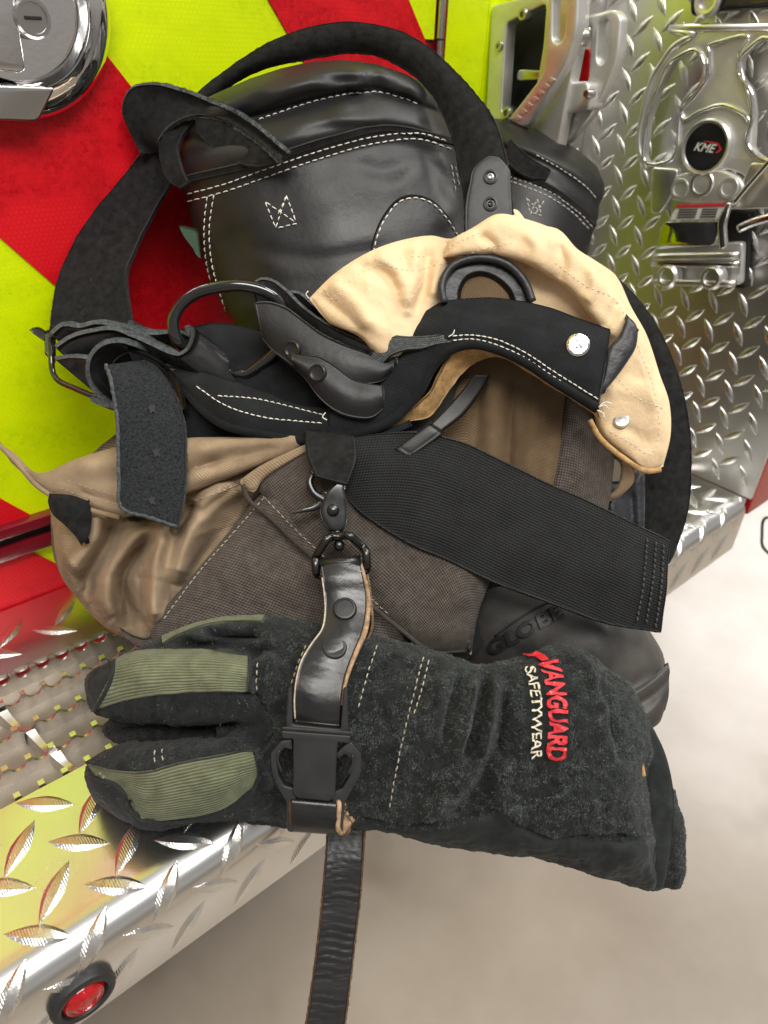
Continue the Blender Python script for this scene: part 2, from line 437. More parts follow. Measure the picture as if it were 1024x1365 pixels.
def print_on(name, b, s, p0, dx, dy, mat, parent, off=.0004, shear=0, bold=0, ext=0, path=None, sm=0):
    """lettering: text x runs p0 -> p0+dx*width(=1), dy = px vector of one cap height"""
    v, f = text_mesh(s, 1, shear, bold, ext); w_ = v[:, 0].max()-v[:, 0].min(); x = (v[:, 0]-v[:, 0].min())/w_; y = v[:, 1]/.7
    if path is not None: C = crv(np.array(path, float), 60); q = np.stack([np.interp(x, np.linspace(0, 1, 60), C[:, i]) for i in (0, 1)], 1)
    else: q = np.array(p0)+x[:, None]*np.array(dx)
    q = q+y[:, None]*np.array(dy)
    V = []
    for i in range(len(q)):
        h = hit(b, *q[i])
        if h is None: h = (W(q[i][0], q[i][1], .37), np.array([0, 0, 1.]))
        V.append(h[0]+h[1]*(off+max(v[i, 2], 0)))
    return ob(name, V, f, mat, parent, smooth=False)
# ---------------------------------------------------------------- materials
def hexc(r, g, b): return tuple(((c/255)/12.92 if c/255 <= .04045 else ((c/255+.055)/1.055)**2.4) for c in (r, g, b))
def mat(name, col, rough=.5, metal=0., var=0, vs=60, col2=None, bumps=(), sheen=0, coat=0, spec=.5, rv=0, trans=0, coatr=.1, stretch=None, spots=None):
    """bumps: (kind, scale, strength, distance[, coord])"""
    m = bpy.data.materials.new(name); m.use_nodes = True; t = m.node_tree; N = t.nodes; L = t.links
    B = N['Principled BSDF']; B.inputs['Base Color'].default_value = (*col, 1); B.inputs['Roughness'].default_value = rough; B.inputs['Metallic'].default_value = metal
    B.inputs['Specular IOR Level'].default_value = spec
    if sheen: B.inputs['Sheen Weight'].default_value = sheen; B.inputs['Sheen Roughness'].default_value = .45
    if coat: B.inputs['Coat Weight'].default_value = coat; B.inputs['Coat Roughness'].default_value = coatr
    if trans: B.inputs['Transmission Weight'].default_value = trans
    tc = N.new('ShaderNodeTexCoord'); vec = tc.outputs['Object']
    if stretch:
        mp = N.new('ShaderNodeMapping'); mp.inputs['Scale'].default_value = stretch; L.new(vec, mp.inputs[0]); vec = mp.outputs[0]
    if var or col2:
        n = N.new('ShaderNodeTexNoise'); n.inputs['Scale'].default_value = vs; n.inputs['Detail'].default_value = 6; n.inputs['Roughness'].default_value = .62; L.new(vec, n.inputs['Vector'])
        r = N.new('ShaderNodeValToRGB'); L.new(n.outputs['Fac'], r.inputs[0]); L.new(r.outputs[0], B.inputs['Base Color'])
        c2 = col2 or tuple(min(1, c*(1+var)) for c in col); c1 = col if col2 else tuple(c*(1-var) for c in col)
        r.color_ramp.elements[0].position = .34; r.color_ramp.elements[0].color = (*c1, 1); r.color_ramp.elements[1].position = .68; r.color_ramp.elements[1].color = (*c2, 1)
        m['ramp'] = r.name
    if spots:
        sc, thr, c3 = spots; n = N.new('ShaderNodeTexNoise'); n.inputs['Scale'].default_value = sc; n.inputs['Detail'].default_value = 3; L.new(tc.outputs['Object'], n.inputs['Vector'])
        r2 = N.new('ShaderNodeValToRGB'); r2.color_ramp.elements[0].position = thr; r2.color_ramp.elements[1].position = thr+(.04 if sc > 50 else .14); L.new(n.outputs['Fac'], r2.inputs[0])
        mx = N.new('ShaderNodeMixRGB'); L.new(r2.outputs[0], mx.inputs[0]); mx.inputs[2].default_value = (*c3, 1)
        if B.inputs['Base Color'].is_linked: L.new(B.inputs['Base Color'].links[0].from_socket, mx.inputs[1])
        else: mx.inputs[1].default_value = (*col, 1)
        L.new(mx.outputs[0], B.inputs['Base Color'])
    if rv:
        n = N.new('ShaderNodeTexNoise'); n.inputs['Scale'].default_value = vs*.7; n.inputs['Detail'].default_value = 5; L.new(vec, n.inputs['Vector'])
        mr = N.new('ShaderNodeMapRange'); mr.inputs[1].default_value = .3; mr.inputs[2].default_value = .7; mr.inputs[3].default_value = max(rough-rv, .02); mr.inputs[4].default_value = min(rough+rv, 1)
        L.new(n.outputs['Fac'], mr.inputs[0]); L.new(mr.outputs[0], B.inputs['Roughness'])
    prev = None
    for bp in bumps:
        kind, sc, st_, dist = bp[:4]; cs = tc.outputs['UV'] if kind in ('twill', 'weave', 'rib', 'ribv', 'grain') else vec
        if kind == 'noise': n = N.new('ShaderNodeTexNoise'); n.inputs['Scale'].default_value = sc; n.inputs['Detail'].default_value = 5; n.inputs['Roughness'].default_value = .6; h = n.outputs['Fac']; L.new(cs, n.inputs['Vector'])
        elif kind == 'vor': n = N.new('ShaderNodeTexVoronoi'); n.inputs['Scale'].default_value = sc; h = n.outputs['Distance']; L.new(cs, n.inputs['Vector'])
        else:
            def wave(rot, s):
                mp = N.new('ShaderNodeMapping'); mp.inputs['Rotation'].default_value = (0, 0, rot); mp.inputs['Scale'].default_value = (s, s, s); L.new(cs, mp.inputs[0])
                wv = N.new('ShaderNodeTexWave'); wv.wave_type = 'BANDS'; wv.bands_direction = 'X'; wv.inputs['Scale'].default_value = 1/6.2832*1.0*3.14159; wv.inputs['Distortion'].default_value = .06; wv.inputs['Detail Scale'].default_value = .3
                L.new(mp.outputs[0], wv.inputs[0]); return wv.outputs['Fac']
            if kind == 'twill': a = wave(.8, sc); b = wave(-.7, sc*.8); wb = .25
            elif kind == 'weave': a = wave(0, sc); b = wave(1.5708, sc); wb = .5
            elif kind == 'rib': a = wave(1.5708, sc); b = wave(0, sc*1.6); wb = .2
            else: a = wave(0, sc); b = wave(1.5708, sc*1.6); wb = .2
            mx = N.new('ShaderNodeMix'); mx.data_type = 'FLOAT'; mx.inputs[0].default_value = wb; L.new(a, mx.inputs[2]); L.new(b, mx.inputs[3]); h = mx.outputs[0]
            if len(bp) > 4:      # weave also tints the cloth: yarn tops lighter
                mc = N.new('ShaderNodeMixRGB'); mc.blend_type = 'MULTIPLY'; mr2 = N.new('ShaderNodeMapRange'); mr2.inputs[3].default_value = 1-bp[4]; mr2.inputs[4].default_value = 1+bp[4]*.6; L.new(h, mr2.inputs[0])
                mc.inputs[0].default_value = 1; L.new(mr2.outputs[0], mc.inputs[2])
                if B.inputs['Base Color'].is_linked: L.new(B.inputs['Base Color'].links[0].from_socket, mc.inputs[1])
                else: mc.inputs[1].default_value = (*col, 1)
                L.new(mc.outputs[0], B.inputs['Base Color'])
        bn = N.new('ShaderNodeBump'); bn.inputs['Strength'].default_value = st_; bn.inputs['Distance'].default_value = dist; L.new(h, bn.inputs['Height'])
        if prev: L.new(prev, bn.inputs['Normal'])
        prev = bn.outputs['Normal']
    if prev: L.new(prev, B.inputs['Normal'])
    return m
K = {}
K['boot'] = mat('boot_leather', (.012, .012, .0135), .48, var=.4, vs=35, bumps=[('noise', 45, .3, .002), ('noise', 420, .16, .0005), ('noise', 1500, .15, .0002)], rv=.09, spec=.5)
K['strapleather'] = mat('strap_leather', (.013, .013, .014), .27, var=.4, vs=60, bumps=[('noise', 70, .14, .0015), ('noise', 1400, .25, .0002)], rv=.1, spec=.6)
K['creased'] = mat('creased_leather', (.022, .022, .024), .42, var=.4, vs=60, bumps=[('noise', 160, .6, .0012), ('noise', 1500, .35, .0003)], rv=.1, stretch=(.25, .25, 2.2))
K['suede'] = mat('black_suede', (.013, .0132, .0135), .92, var=.5, vs=220, bumps=[('noise', 2200, .5, .0005), ('noise', 300, .3, .001)], sheen=0.09, spec=.2)
K['suedeface'] = mat('grey_suede_flesh_side', (.020, .0225, .0255), .9, var=.7, vs=900, bumps=[('noise', 1500, .6, .0006), ('noise', 250, .3, .0012)], sheen=0.09, spec=.2)
K['edgegrey'] = mat('grey_cut_edge', (.075, .085, .088), .9, var=.5, vs=500, bumps=[('noise', 1600, .8, .0006)], sheen=0.10, spec=.2)
K['edgepale'] = mat('pale_cut_edge', (.55, .47, .36), .85, var=.35, vs=400)
K['edgetan'] = mat('tan_cut_edge', (.38, .25, .15), .85, var=.45, vs=400, bumps=[('noise', 1500, .8, .0005)])
K['glove'] = mat('glove_suede', (.0105, .0125, .0128), .95, col2=(.030, .034, .034), vs=170, bumps=[('noise', 900, 1., .0013), ('noise', 220, .7, .002), ('noise', 3000, .4, .0004)], sheen=0.10, spec=.15)
K['glovesmooth'] = mat('glove_smooth_leather', (.018, .0215, .022), .78, var=.35, vs=120, bumps=[('noise', 700, .35, .0005), ('noise', 120, .35, .0015)], sheen=0.07, spec=.3)
K['fibre'] = mat('suede_fibre', (.10, .112, .108), .9, var=.6, vs=300, spec=.2)
K['fibrewhite'] = mat('pale_lint', (.30, .33, .31), .9)
K['olive'] = mat('olive_rib_knit', (.17, .185, .115), .95, var=.22, vs=120, bumps=[('ribv', 420, .8, .0006, .42), ('noise', 2500, .4, .0003)], sheen=0.09, spec=.15)
K['tan'] = mat('tan_twill', (.36, .25, .155), .93, var=.16, vs=40, bumps=[('twill', 620, .6, .0004, .16), ('noise', 45, .4, .004), ('noise', 1500, .25, .0003)], sheen=0.05, spec=.2)
K['tandirt'] = mat('soiled_tan_twill', (.25, .18, .113), .93, col2=(.47, .35, .23), vs=24, bumps=[('twill', 560, .6, .0004, .2), ('noise', 50, .4, .003)], sheen=0.05, spec=.2)
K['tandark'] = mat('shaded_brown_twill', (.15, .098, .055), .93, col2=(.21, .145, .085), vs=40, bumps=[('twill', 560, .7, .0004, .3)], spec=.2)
K['liner'] = mat('pale_tan_lining', (.88, .66, .41), .9, var=.09, vs=50, bumps=[('twill', 640, .5, .0003, .1), ('noise', 60, .45, .004)], sheen=0.03, spec=.2)
K['facing'] = mat('orange_tan_facing', (.48, .29, .12), .95, var=.3, vs=300, bumps=[('noise', 1300, .6, .0006)])
K['reinf'] = mat('grey_brown_reinforcement', (.080, .066, .057), .85, col2=(.125, .105, .090), vs=240, bumps=[('weave', 420, .8, .0006, .5), ('noise', 80, .4, .003)], sheen=0.05, spec=.3)
K['blackcloth'] = mat('black_twill', (.016, .018, .020), .9, var=.3, vs=60, bumps=[('twill', 600, .6, .0004, .4), ('noise', 70, .35, .003)], sheen=0.07, spec=.2)
K['webbing'] = mat('black_webbing', (.012, .013, .014), .8, var=.25, vs=90, bumps=[('weave', 420, .8, .0007, .5)], sheen=0.07, spec=.35)
K['piping'] = mat('black_vinyl_piping', (.022, .024, .030), .42, var=.3, vs=100, bumps=[('noise', 150, .5, .0015)])
K['rubber'] = mat('dusty_rubber', (.016, .016, .017), .55, col2=(.085, .078, .070), vs=20, bumps=[('noise', 1300, .5, .0005), ('noise', 90, .2, .002)], rv=.08)
K['rubberletter'] = mat('raised_rubber', (.020, .020, .021), .45)
K['thread'] = mat('pale_thread', (.80, .78, .72), .8, var=.15, vs=400)
K['threadtan'] = mat('tan_thread', (.50, .44, .33), .85, var=.3, vs=400)
K['threadblack'] = mat('black_thread', (.05, .053, .055), .85)
K['blackmetal'] = mat('black_metal', (.085, .088, .092), .33, 1., var=.2, vs=120, rv=.08)
K['glossblack'] = mat('gloss_black_enamel', (.012, .012, .013), .12, 0, coat=1, coatr=.03)
K['plastic'] = mat('black_plastic', (.022, .022, .023), .46, var=.2, vs=100, bumps=[('noise', 1800, .25, .0003)], rv=.06)
K['chrome'] = mat('chrome', (.86, .86, .87), .05, 1., rv=.03, vs=20, bumps=[('noise', 25, .12, .002)])
K['alu'] = mat('bright_tread_plate', (.84, .835, .82), .25, 1., var=.05, vs=15, rv=.06, bumps=[('noise', 14, .15, .002), ('noise', 900, .08, .0002)])
K['lug'] = mat('raised_lug_metal', (.88, .87, .85), .27, 1., var=.08, vs=200, bumps=[('hatch', 560, .5, .0003), ('vor', 1500, .25, .0003)])
K['wallplate'] = mat('wall_tread_plate', (.86, .85, .83), .33, 1., var=.06, vs=15, rv=.06, bumps=[('noise', 14, .15, .002)])
K['pan'] = mat('dull_aluminium', (.30, .265, .225), .50, .7, var=.12, vs=18, rv=.1, bumps=[('noise', 60, .15, .002)])
K['cast'] = mat('cast_aluminium', (.74, .735, .72), .44, .75, var=.08, vs=60, rv=.08, bumps=[('noise', 500, .2, .0005)])
K['polished'] = mat('polished_cast', (.86, .85, .84), .36, 1., var=.05, vs=60, rv=.06, bumps=[('noise', 40, .1, .002)])
K['strand'] = mat('strand_metal', (.80, .78, .74), .34, 1., var=.1, vs=200)
K['greyfabric'] = mat('worn_grey_tape', (.085, .092, .092), .9, var=.4, vs=500, bumps=[('weave', 520, .7, .0005, .3)])
K['dark'] = mat('dark_recess', (.012, .012, .012), .7)
K['blackpaint'] = mat('black_badge', (.010, .010, .010), .2, coat=.5)
K['white'] = mat('white_print', (.75, .74, .70), .6)
K['cream'] = mat('cream_print', (.70, .64, .50), .8, spots=(900, .62, (.05, .05, .05)))
K['redprint'] = mat('red_print', (.62, .022, .035), .6, spots=(700, .66, (.55, .42, .4)))
K['redpaint'] = mat('red_paint', (.42, .008, .012), .18, coat=.6, coatr=.05)
K['darkred'] = mat('dark_red_trim', (.20, .008, .018), .2, coat=.6)
K['steel'] = mat('brushed_steel', (.55, .54, .53), .28, 1.)
K['snap'] = mat('silver_snap', (.83, .83, .84), .16, 1., bumps=[('noise', 220, .6, .002)])
K['snapblack'] = mat('black_snap', (.045, .046, .048), .38, .6)
K['lens'] = mat('red_lens', (.42, .001, .005), .1, coat=1, coatr=.03, bumps=[('vor', 260, .5, .002)])
K['green'] = mat('green_tag', (.03, .07, .04), .8)
def reflective(name, col, dark, cell=335):
    m = mat(name, col, .42, coat=.12, coatr=.12, spec=.25); t = m.node_tree; N = t.nodes; L = t.links; B = N['Principled BSDF']
    tc = N.new('ShaderNodeTexCoord'); sp = N.new('ShaderNodeSeparateXYZ'); L.new(tc.outputs['Object'], sp.inputs[0])
    def op(o, *a):
        q = N.new('ShaderNodeMath'); q.operation = o
        for i, x in enumerate(a):
            if isinstance(x, (int, float)): q.inputs[i].default_value = x
            else: L.new(x, q.inputs[i])
        return q.outputs[0]
    X = op('MULTIPLY', sp.outputs[0], cell); Y = op('MULTIPLY', sp.outputs[2], cell)
    def hd(ox, oy):
        a = op('ABSOLUTE', op('SUBTRACT', op('FLOORED_MODULO', op('ADD', X, ox), 1.), .5)); b = op('ABSOLUTE', op('SUBTRACT', op('FLOORED_MODULO', op('ADD', Y, oy), 1.7320508), .8660254))
        return op('MAXIMUM', a, op('ADD', op('MULTIPLY', a, .5), op('MULTIPLY', b, .8660254)))
    h = op('MINIMUM', hd(0, 0), hd(.5, .8660254))
    r = N.new('ShaderNodeMapRange'); r.inputs[1].default_value = .40; r.inputs[2].default_value = .47; L.new(h, r.inputs[0])
    # some cells of the sheeting look darker, in soft drifting bands
    no = N.new('ShaderNodeTexNoise'); no.inputs['Scale'].default_value = 16; no.inputs['Detail'].default_value = 3; mp = N.new('ShaderNodeMapping'); mp.inputs['Scale'].default_value = (1, 1, 2.4); mp.inputs['Rotation'].default_value = (0, .6, 0)
    L.new(tc.outputs['Object'], mp.inputs[0]); L.new(mp.outputs[0], no.inputs['Vector'])
    r2 = N.new('ShaderNodeMapRange'); r2.inputs[1].default_value = .40; r2.inputs[2].default_value = .56; L.new(no.outputs['Fac'], r2.inputs[0])
    wn = N.new('ShaderNodeTexVoronoi'); wn.inputs['Scale'].default_value = cell; L.new(tc.outputs['Object'], wn.inputs['Vector']); bw = N.new('ShaderNodeSeparateColor'); L.new(wn.outputs['Color'], bw.inputs[0])
    f = op('MULTIPLY', op('MULTIPLY', r2.outputs[0], op('SUBTRACT', 1., r.outputs[0])), op('ADD', op('MULTIPLY', bw.outputs[0], .7), .25))
    f2 = op('MINIMUM', op('ADD', f, op('MULTIPLY', r.outputs[0], .42)), 1.)
    mx = N.new('ShaderNodeMixRGB'); L.new(f2, mx.inputs[0]); mx.inputs[1].default_value = (*col, 1); mx.inputs[2].default_value = (*dark, 1); L.new(mx.outputs[0], B.inputs['Base Color'])
    bn = N.new('ShaderNodeBump'); bn.inputs['Strength'].default_value = .25; bn.inputs['Distance'].default_value = .0004; L.new(h, bn.inputs['Height']); L.new(bn.outputs[0], B.inputs['Normal'])
    return m
K['yellow'] = reflective('reflective_yellow_green', (.76, .95, .0), (.60, .80, .0))
K['red'] = reflective('reflective_red', (.78, .010, .018), (.44, .0, .008))
K['concrete'] = mat('concrete', (.215, .175, .130), .33, col2=(.32, .275, .22), vs=2.2, bumps=[('noise', 90, .05, .002)], rv=.12, spots=(3.5, .60, (.15, .115, .078)))
# ================================================================ SETTING AND TRUCK
def quad(name, P, mat_, parent=None, **kw): return ob(name, P, [tuple(range(len(P)))], mat_, parent, smooth=False, **kw)
def box(name, lo, hi, mat_, parent, bev=.001, seg=2, **kw):
    x0, y0, z0 = lo; x1, y1, z1 = hi
    V = [(x0, y0, z0), (x1, y0, z0), (x1, y1, z0), (x0, y1, z0), (x0, y0, z1), (x1, y0, z1), (x1, y1, z1), (x0, y1, z1)]
    o = ob(name, V, [(0, 3, 2, 1), (4, 5, 6, 7), (0, 1, 5, 4), (1, 2, 6, 5), (2, 3, 7, 6), (3, 0, 4, 7)], mat_, parent, smooth=False, **kw)
    if bev: bevel(o, bev, seg)
    return o
gx = np.linspace(-6, 12, 2); gy = np.linspace(-8, 10, 2)
fl = quad('floor', [(-8, -9, -.6), (14, -9, -.6), (14, 12, -.6), (-8, 12, -.6)], K['concrete']); fl['kind'] = 'structure'
YW = .455; XP = .63
TR = thing('fire_truck', 'rear of a fire truck with red and yellow-green chevrons and a bright diamond plate tailboard', 'fire truck', (.2, .3, -.05))
# ---- chevron face (X from left to the plate return)
box('rear_panel', (-.35, YW+.004, .064), (XP, YW+.03, 1.1), K['darkred'], TR, 0)
box('lower_rear_panel', (-.35, YW+.004, -.30), (XP, YW+.03, .046), K['darkred'], TR, 0)
sl = 1/1.27
def stripes(z0, z1, bounds, xa, xb, first):
    """bounds: x at z=.3 of each slanted border; colours alternate"""
    c = first; B = [-9]+bounds+[9]
    for i in range(len(B)-1):
        def X(b, z): return min(max(b+(.3-z)*sl, xa), xb)
        g = .0006
        P = []
        zs = [z0, z1]
        # polygon clipped to xa..xb
        L = [(X(B[i], z), z) for z in np.linspace(z0, z1, 41)]; Rr = [(X(B[i+1], z), z) for z in np.linspace(z0, z1, 41)]
        L = [p for p, q in zip(L, Rr) if q[0]-p[0] > 1e-4]; Rr = [q for q in Rr if True][:]
        Rr = [q for q in [(X(B[i+1], z), z) for z in np.linspace(z0, z1, 41)] if q[0]-X(B[i], q[1]) > 1e-4]
        if len(L) < 2: c = not c; continue
        P = L+Rr[::-1]
        y = YW+(.0012 if c else .0022)
        n = len(P); V = [(p[0], y, p[1]) for p in P]+[(p[0], YW+.0035, p[1]) for p in P]
        f = [tuple(range(n))[::-1]]+[(k, (k+1) % n, n+(k+1) % n, n+k) for k in range(n)]
        o = ob('reflective_stripe', V, f, K['red'] if c else K['yellow'], TR, smooth=False, label=('red' if c else 'yellow-green')+' reflective chevron stripe')
        c = not c
stripes(.0648, 1.0, [-.10, .063, .209, .340, .460], -.34, .434, True)
stripes(.0648, 1.0, [], .4405, .4895, False)
stripes(.0648, 1.0, [], .4900, .5555, False)
stripes(-.28, .045, [-.128, .03, .17, .30], -.34, XP-.002, True)
# ledge and shadow gap between upper and lower panels
box('trim_ledge', (-.35, YW-.006, .058), (XP, YW+.004, .066), K['darkred'], TR, .0015)
box('trim_gap', (-.35, YW+.001, .050), (XP, YW+.02, .058), K['dark'], TR, 0)
box('trim_ledge', (-.35, YW-.004, .040), (XP, YW+.004, .050), K['darkred'], TR, .002)
# door hinge
tubeP('hinge', [(.4372, YW-.001, z) for z in np.linspace(.066, .9, 12)], .0026, K['steel'], TR, 12)
for z in (.30, .345, .39): tubeP('hinge_knuckle', [(.4372, YW-.001, z), (.4372, YW-.001, z+.0012)], .0032, K['dark'], TR, 12)
box('door_edge', (.4405, YW-.001, .066), (.4435, YW+.004, .9), K['darkred'], TR, .0008)
# ---- tailboard
X0, X1 = -.45, .628; Rn = .0165; YN = .2; ZB = -.058
prof = [(YN+Rn+.003, 0), (YN+Rn+.001, 0)]+[(YN+Rn-Rn*math.sin(a), -Rn+Rn*math.cos(a)) for a in np.linspace(.16, math.pi/2, 10)]+[(YN, ZB+.004), (YN+.001, ZB+.001), (YN+.004, ZB), (YN+.02, ZB)]
YA, YB = .2945, .3925     # grating opening
V = []; f = []
pr = [(YA, -.016), (YA, 0)]+prof
for x in np.linspace(X0, X1, 24):
    for y, z in pr: V.append((x, y, z))
f = gridf(24, len(pr)); m0 = ob('tailboard', V, f, K['alu'], TR); autosmooth(m0, 35)
box('tailboard_back_strip', (X0, YB, -.004), (X1, YW-.0005, 0), K['alu'], TR, 0)
ZP = -.014
box('grating_pan', (X0, YA+.0005, ZP-.004), (X1, YB-.0005, ZP), K['pan'], TR, 0)
box('tailboard_end_cap', (X1, YN+.004, ZB), (X1+.004, YW, -.001), K['alu'], TR, .001)
# serrated strands of the grip grating
def strand(y, lean):
    xs = np.arange(-.2, .45, .0125); V = []; f = []
    for x in xs:
        # scallop: low web curve between flat-topped teeth
        pts = [(x, -.0010), (x+.0006, -.0035), (x+.0024, -.0058), (x+.005, -.0066), (x+.0076, -.0058), (x+.0096, -.0035), (x+.0104, -.0008), (x+.0122, -.0006)]
        for px_, pz in pts:
            V.append((px_, y, pz)); V.append((px_, y+.0018, pz)); V.append((px_, y-.0008, ZP)); V.append((px_, y+.0026, ZP))
    n = len(V)//4
    for i in range(n-1):
        a = i*4; b = a+4
        f += [(a, b, b+1, a+1), (a, a+2, b+2, b), (a+1, b+1, b+3, a+3)]
    o = ob('grating_strand', V, f, K['strand'], TR, smooth=True); autosmooth(o, 50)
    V = []; f = []
    for x in xs:
        c = np.array([x+.0113, y+.0009, -.0002]); o2 = len(V)
        V += [tuple(c+np.array(d)) for d in ((-.0016, -.0018, 0), (.0016, -.0018, 0), (.0016, .0018, 0), (-.0016, .0018, 0), (-.0018, -.0020, -.002), (.0018, -.0020, -.002), (.0018, .0020, -.002), (-.0018, .0020, -.002))]
        f += [(o2, o2+1, o2+2, o2+3)]+[(o2+k, o2+4+k, o2+4+(k+1) % 4, o2+(k+1) % 4) for k in range(4)]
    ob('grating_teeth', V, f, K['alu'], TR, smooth=False, kind='stuff')
for y in (YB-.003, .369, .344, .319, YA+.003): strand(y, .004)
for xo in (-.10, .021, .142, .263):
    for (xa, ya), (xb, yb) in (((xo+.002, .366), (xo+.009, .341)), ((xo+.010, .341), (xo+.016, .316)), ((xo+.016, .316), (xo+.022, .297))):
        V = []; n = 7
        for i, t in enumerate(np.linspace(0, 1, n)):
            x = xa+(xb-xa)*t; y = ya+(yb-ya)*t; z = -.004-.0045*math.sin(math.pi*t); wd = .0026-.0008*math.sin(math.pi*t)
            V += [(x-wd, y, z), (x+wd, y, z), (x+wd+.001, y, ZP), (x-wd-.001, y, ZP)]
        f = []
        for i in range(n-1):
            a = i*4; b = a+4; f += [(a, a+1, b+1, b), (a+1, a+2, b+2, b+1), (a+3, a, b, b+3)]
        o = ob('grating_bridge', V, f, K['strand'], TR); autosmooth(o, 50)
# ---- raised lugs of the tailboard
def lugshape(L, wd, h, n=7):
    """pointed tread lug lying along x"""
    V = []; f = []
    for i in range(n):
        t = -1+2*i/(n-1); hw = wd*(1-abs(t)**1.7)*.5+.00015; k = max(1-abs(t)**2.2, .02)
        V += [(t*L/2, -hw, -.0002), (t*L/2, -hw*.45, h*k), (t*L/2, hw*.45, h*k), (t*L/2, hw, -.0002)]
    for i in range(n-1):
        a = i*4; b = a+4
        for k in range(3): f.append((a+k, b+k, b+k+1, a+k+1))
    return np.array(V), f
LV, LF = lugshape(.031, .0100, .0016)
def bend(P):
    """flat (x, yy, h) -> follows the tailboard top, nose and face"""
    o = []
    for x, yy, h in P:
        s = (YN+Rn)-yy
        if s <= 0: o.append((x, yy, h))
        elif s < Rn*math.pi/2:
            a = s/Rn; o.append((x, YN+Rn-(Rn+h)*math.sin(a), -Rn+(Rn+h)*math.cos(a)))
        else: o.append((x, YN-h, -Rn-(s-Rn*math.pi/2)))
    return o
smin = YN+Rn-(Rn*math.pi/2+(-ZB-Rn))+.0125
ni = 0
for j in range(-5, 9):
    for i in range(-8, 19):
        for t in (0, 1):
            cx = .0265+.036*i-.0055*j; cy = .251+.0325*j
            if t: cx += -.018; cy += -.0172
            if cy < smin-.004 or cx < -.12 or cx > X1-.012: continue
            if YA-.010 < cy < YB+.009 or cy > YW-.012: continue
            ang = -.70 if t == 0 else .80
            c, s = math.cos(ang), math.sin(ang)
            P = LV@np.array([[c, s, 0], [-s, c, 0], [0, 0, 1]])+np.array([cx, cy, 0])
            if cy < smin+.008:
                P[:, 1] = np.maximum(P[:, 1], smin-.0125+.0015)
            if cx > .5 or cx < -.03:
                pass
            o = ob('raised_lug', bend(P), LF, K['lug'], m0); autosmooth(o, 30); ni += 1
# ---- diamond plate return wall, facing the tailboard (normal -X)
ZT = .9; YE = .2005
V = [(XP, YW+.003, .0), (XP, YE, -.0), (XP, YE, ZT), (XP, YW+.003, ZT), (XP+.004, YW+.003, 0), (XP+.004, YE, 0), (XP+.004, YE, ZT), (XP+.004, YW+.003, ZT)]
pw = ob('diamond_plate_wall', V, [(0, 1, 2, 3), (4, 7, 6, 5), (1, 5, 6, 2), (0, 4, 5, 1)], K['wallplate'], TR, smooth=False)
ps = box('diamond_plate_strip', (.556, YW-.003, .0665), (XP-.0005, YW+.001, ZT), K['wallplate'], TR, 0)
LV2, LF2 = lugshape(.0232, .0072, .0015, 5)
lm = None; cand = []
for i in range(-30, 30):
    for j in range(-4, 24):
        for t in (0, 1):
            y = .335+.0262*i+.0036*j; z = .012+.0252*j-.004*i
            if t: y += .0132; z += .0120
            if z < .012 or z > .46 or y < YE+.012 or y > YW-.012: continue
            cand.append((math.dist((XP, y, z), C0), y, z, t))
cand.sort()
stV, stF = [], []
# px of the centre decides whether a lug can be seen at all
def pxof(P): u, v, z = UVZ(P); return u, v
k = 0; seen = []
for d, y, z, t in cand:
    u, v = pxof(np.array([XP, y, z]))
    if -20 < u < 1060 and -30 < v < 1400: seen.append((d, y, z, t))
meshes = {}
for d, y, z, t in seen[:299]:
    if t not in meshes:
        ang = .80 if t == 0 else -.95
        c, s = math.cos(ang), math.sin(ang); Q = LV2@np.array([[c, s, 0], [-s, c, 0], [0, 0, 1]])
        P = np.stack([-Q[:, 2], -Q[:, 0], Q[:, 1]], 1)
        me = bpy.data.meshes.new('raised_lug'); me.from_pydata(P.tolist(), [], LF2); me.materials.append(K['lug']); me.polygons.foreach_set('use_smooth', [True]*len(LF2)); meshes[t] = me
    o = bpy.data.objects.new('raised_lug', meshes[t]); COL.objects.link(o); o.parent = pw
    o.location = np.array([XP, y, z])-ORG[TR]
for i in range(3):
    for j in range(15):
        for t in (0, 1):
            x = .564+.0262*i+(.0131 if t else 0); z = .082+.0252*j+(.012 if t else 0)
            if x > XP-.01: continue
            ang = .80 if t == 0 else -.95; c, s = math.cos(ang), math.sin(ang); Q = LV2@np.array([[c, s, 0], [-s, c, 0], [0, 0, 1]])
            key = ('b', t)
            if key not in meshes:
                me = bpy.data.meshes.new('raised_lug'); me.from_pydata(np.stack([Q[:, 0], -Q[:, 2], Q[:, 1]], 1).tolist(), [], LF2); me.materials.append(K['lug']); me.polygons.foreach_set('use_smooth', [True]*len(LF2)); meshes[key] = me
            o = bpy.data.objects.new('raised_lug', meshes[key]); COL.objects.link(o); o.parent = ps; o.location = np.array([x, YW-.003, z])-ORG[TR]
rest = seen[299:]+[c_ for c_ in cand if c_ not in seen and c_[1] < .5]
V = []; f = []
for d, y, z, t in rest:
    ang = .80 if t == 0 else -.95; c, s = math.cos(ang), math.sin(ang); Q = LV2@np.array([[c, s, 0], [-s, c, 0], [0, 0, 1]])
    o2 = len(V); V += [(XP-q[2], y-q[0], z+q[1]) for q in Q]; f += [tuple(k+o2 for k in g) for g in LF2]
if V: ob('outer_raised_lugs', V, f, K['lug'], pw, kind='stuff')
# red body corner beyond the plate, and underbody
box('red_body_corner', (XP+.0045, YE-.001, -.02), (XP+.30, YE+.30, ZT), K['redpaint'], TR, .004)
box('subframe', (X0, YW+.14, -.36), (X1+.1, YW+.5, -.06), K['dark'], TR, 0)
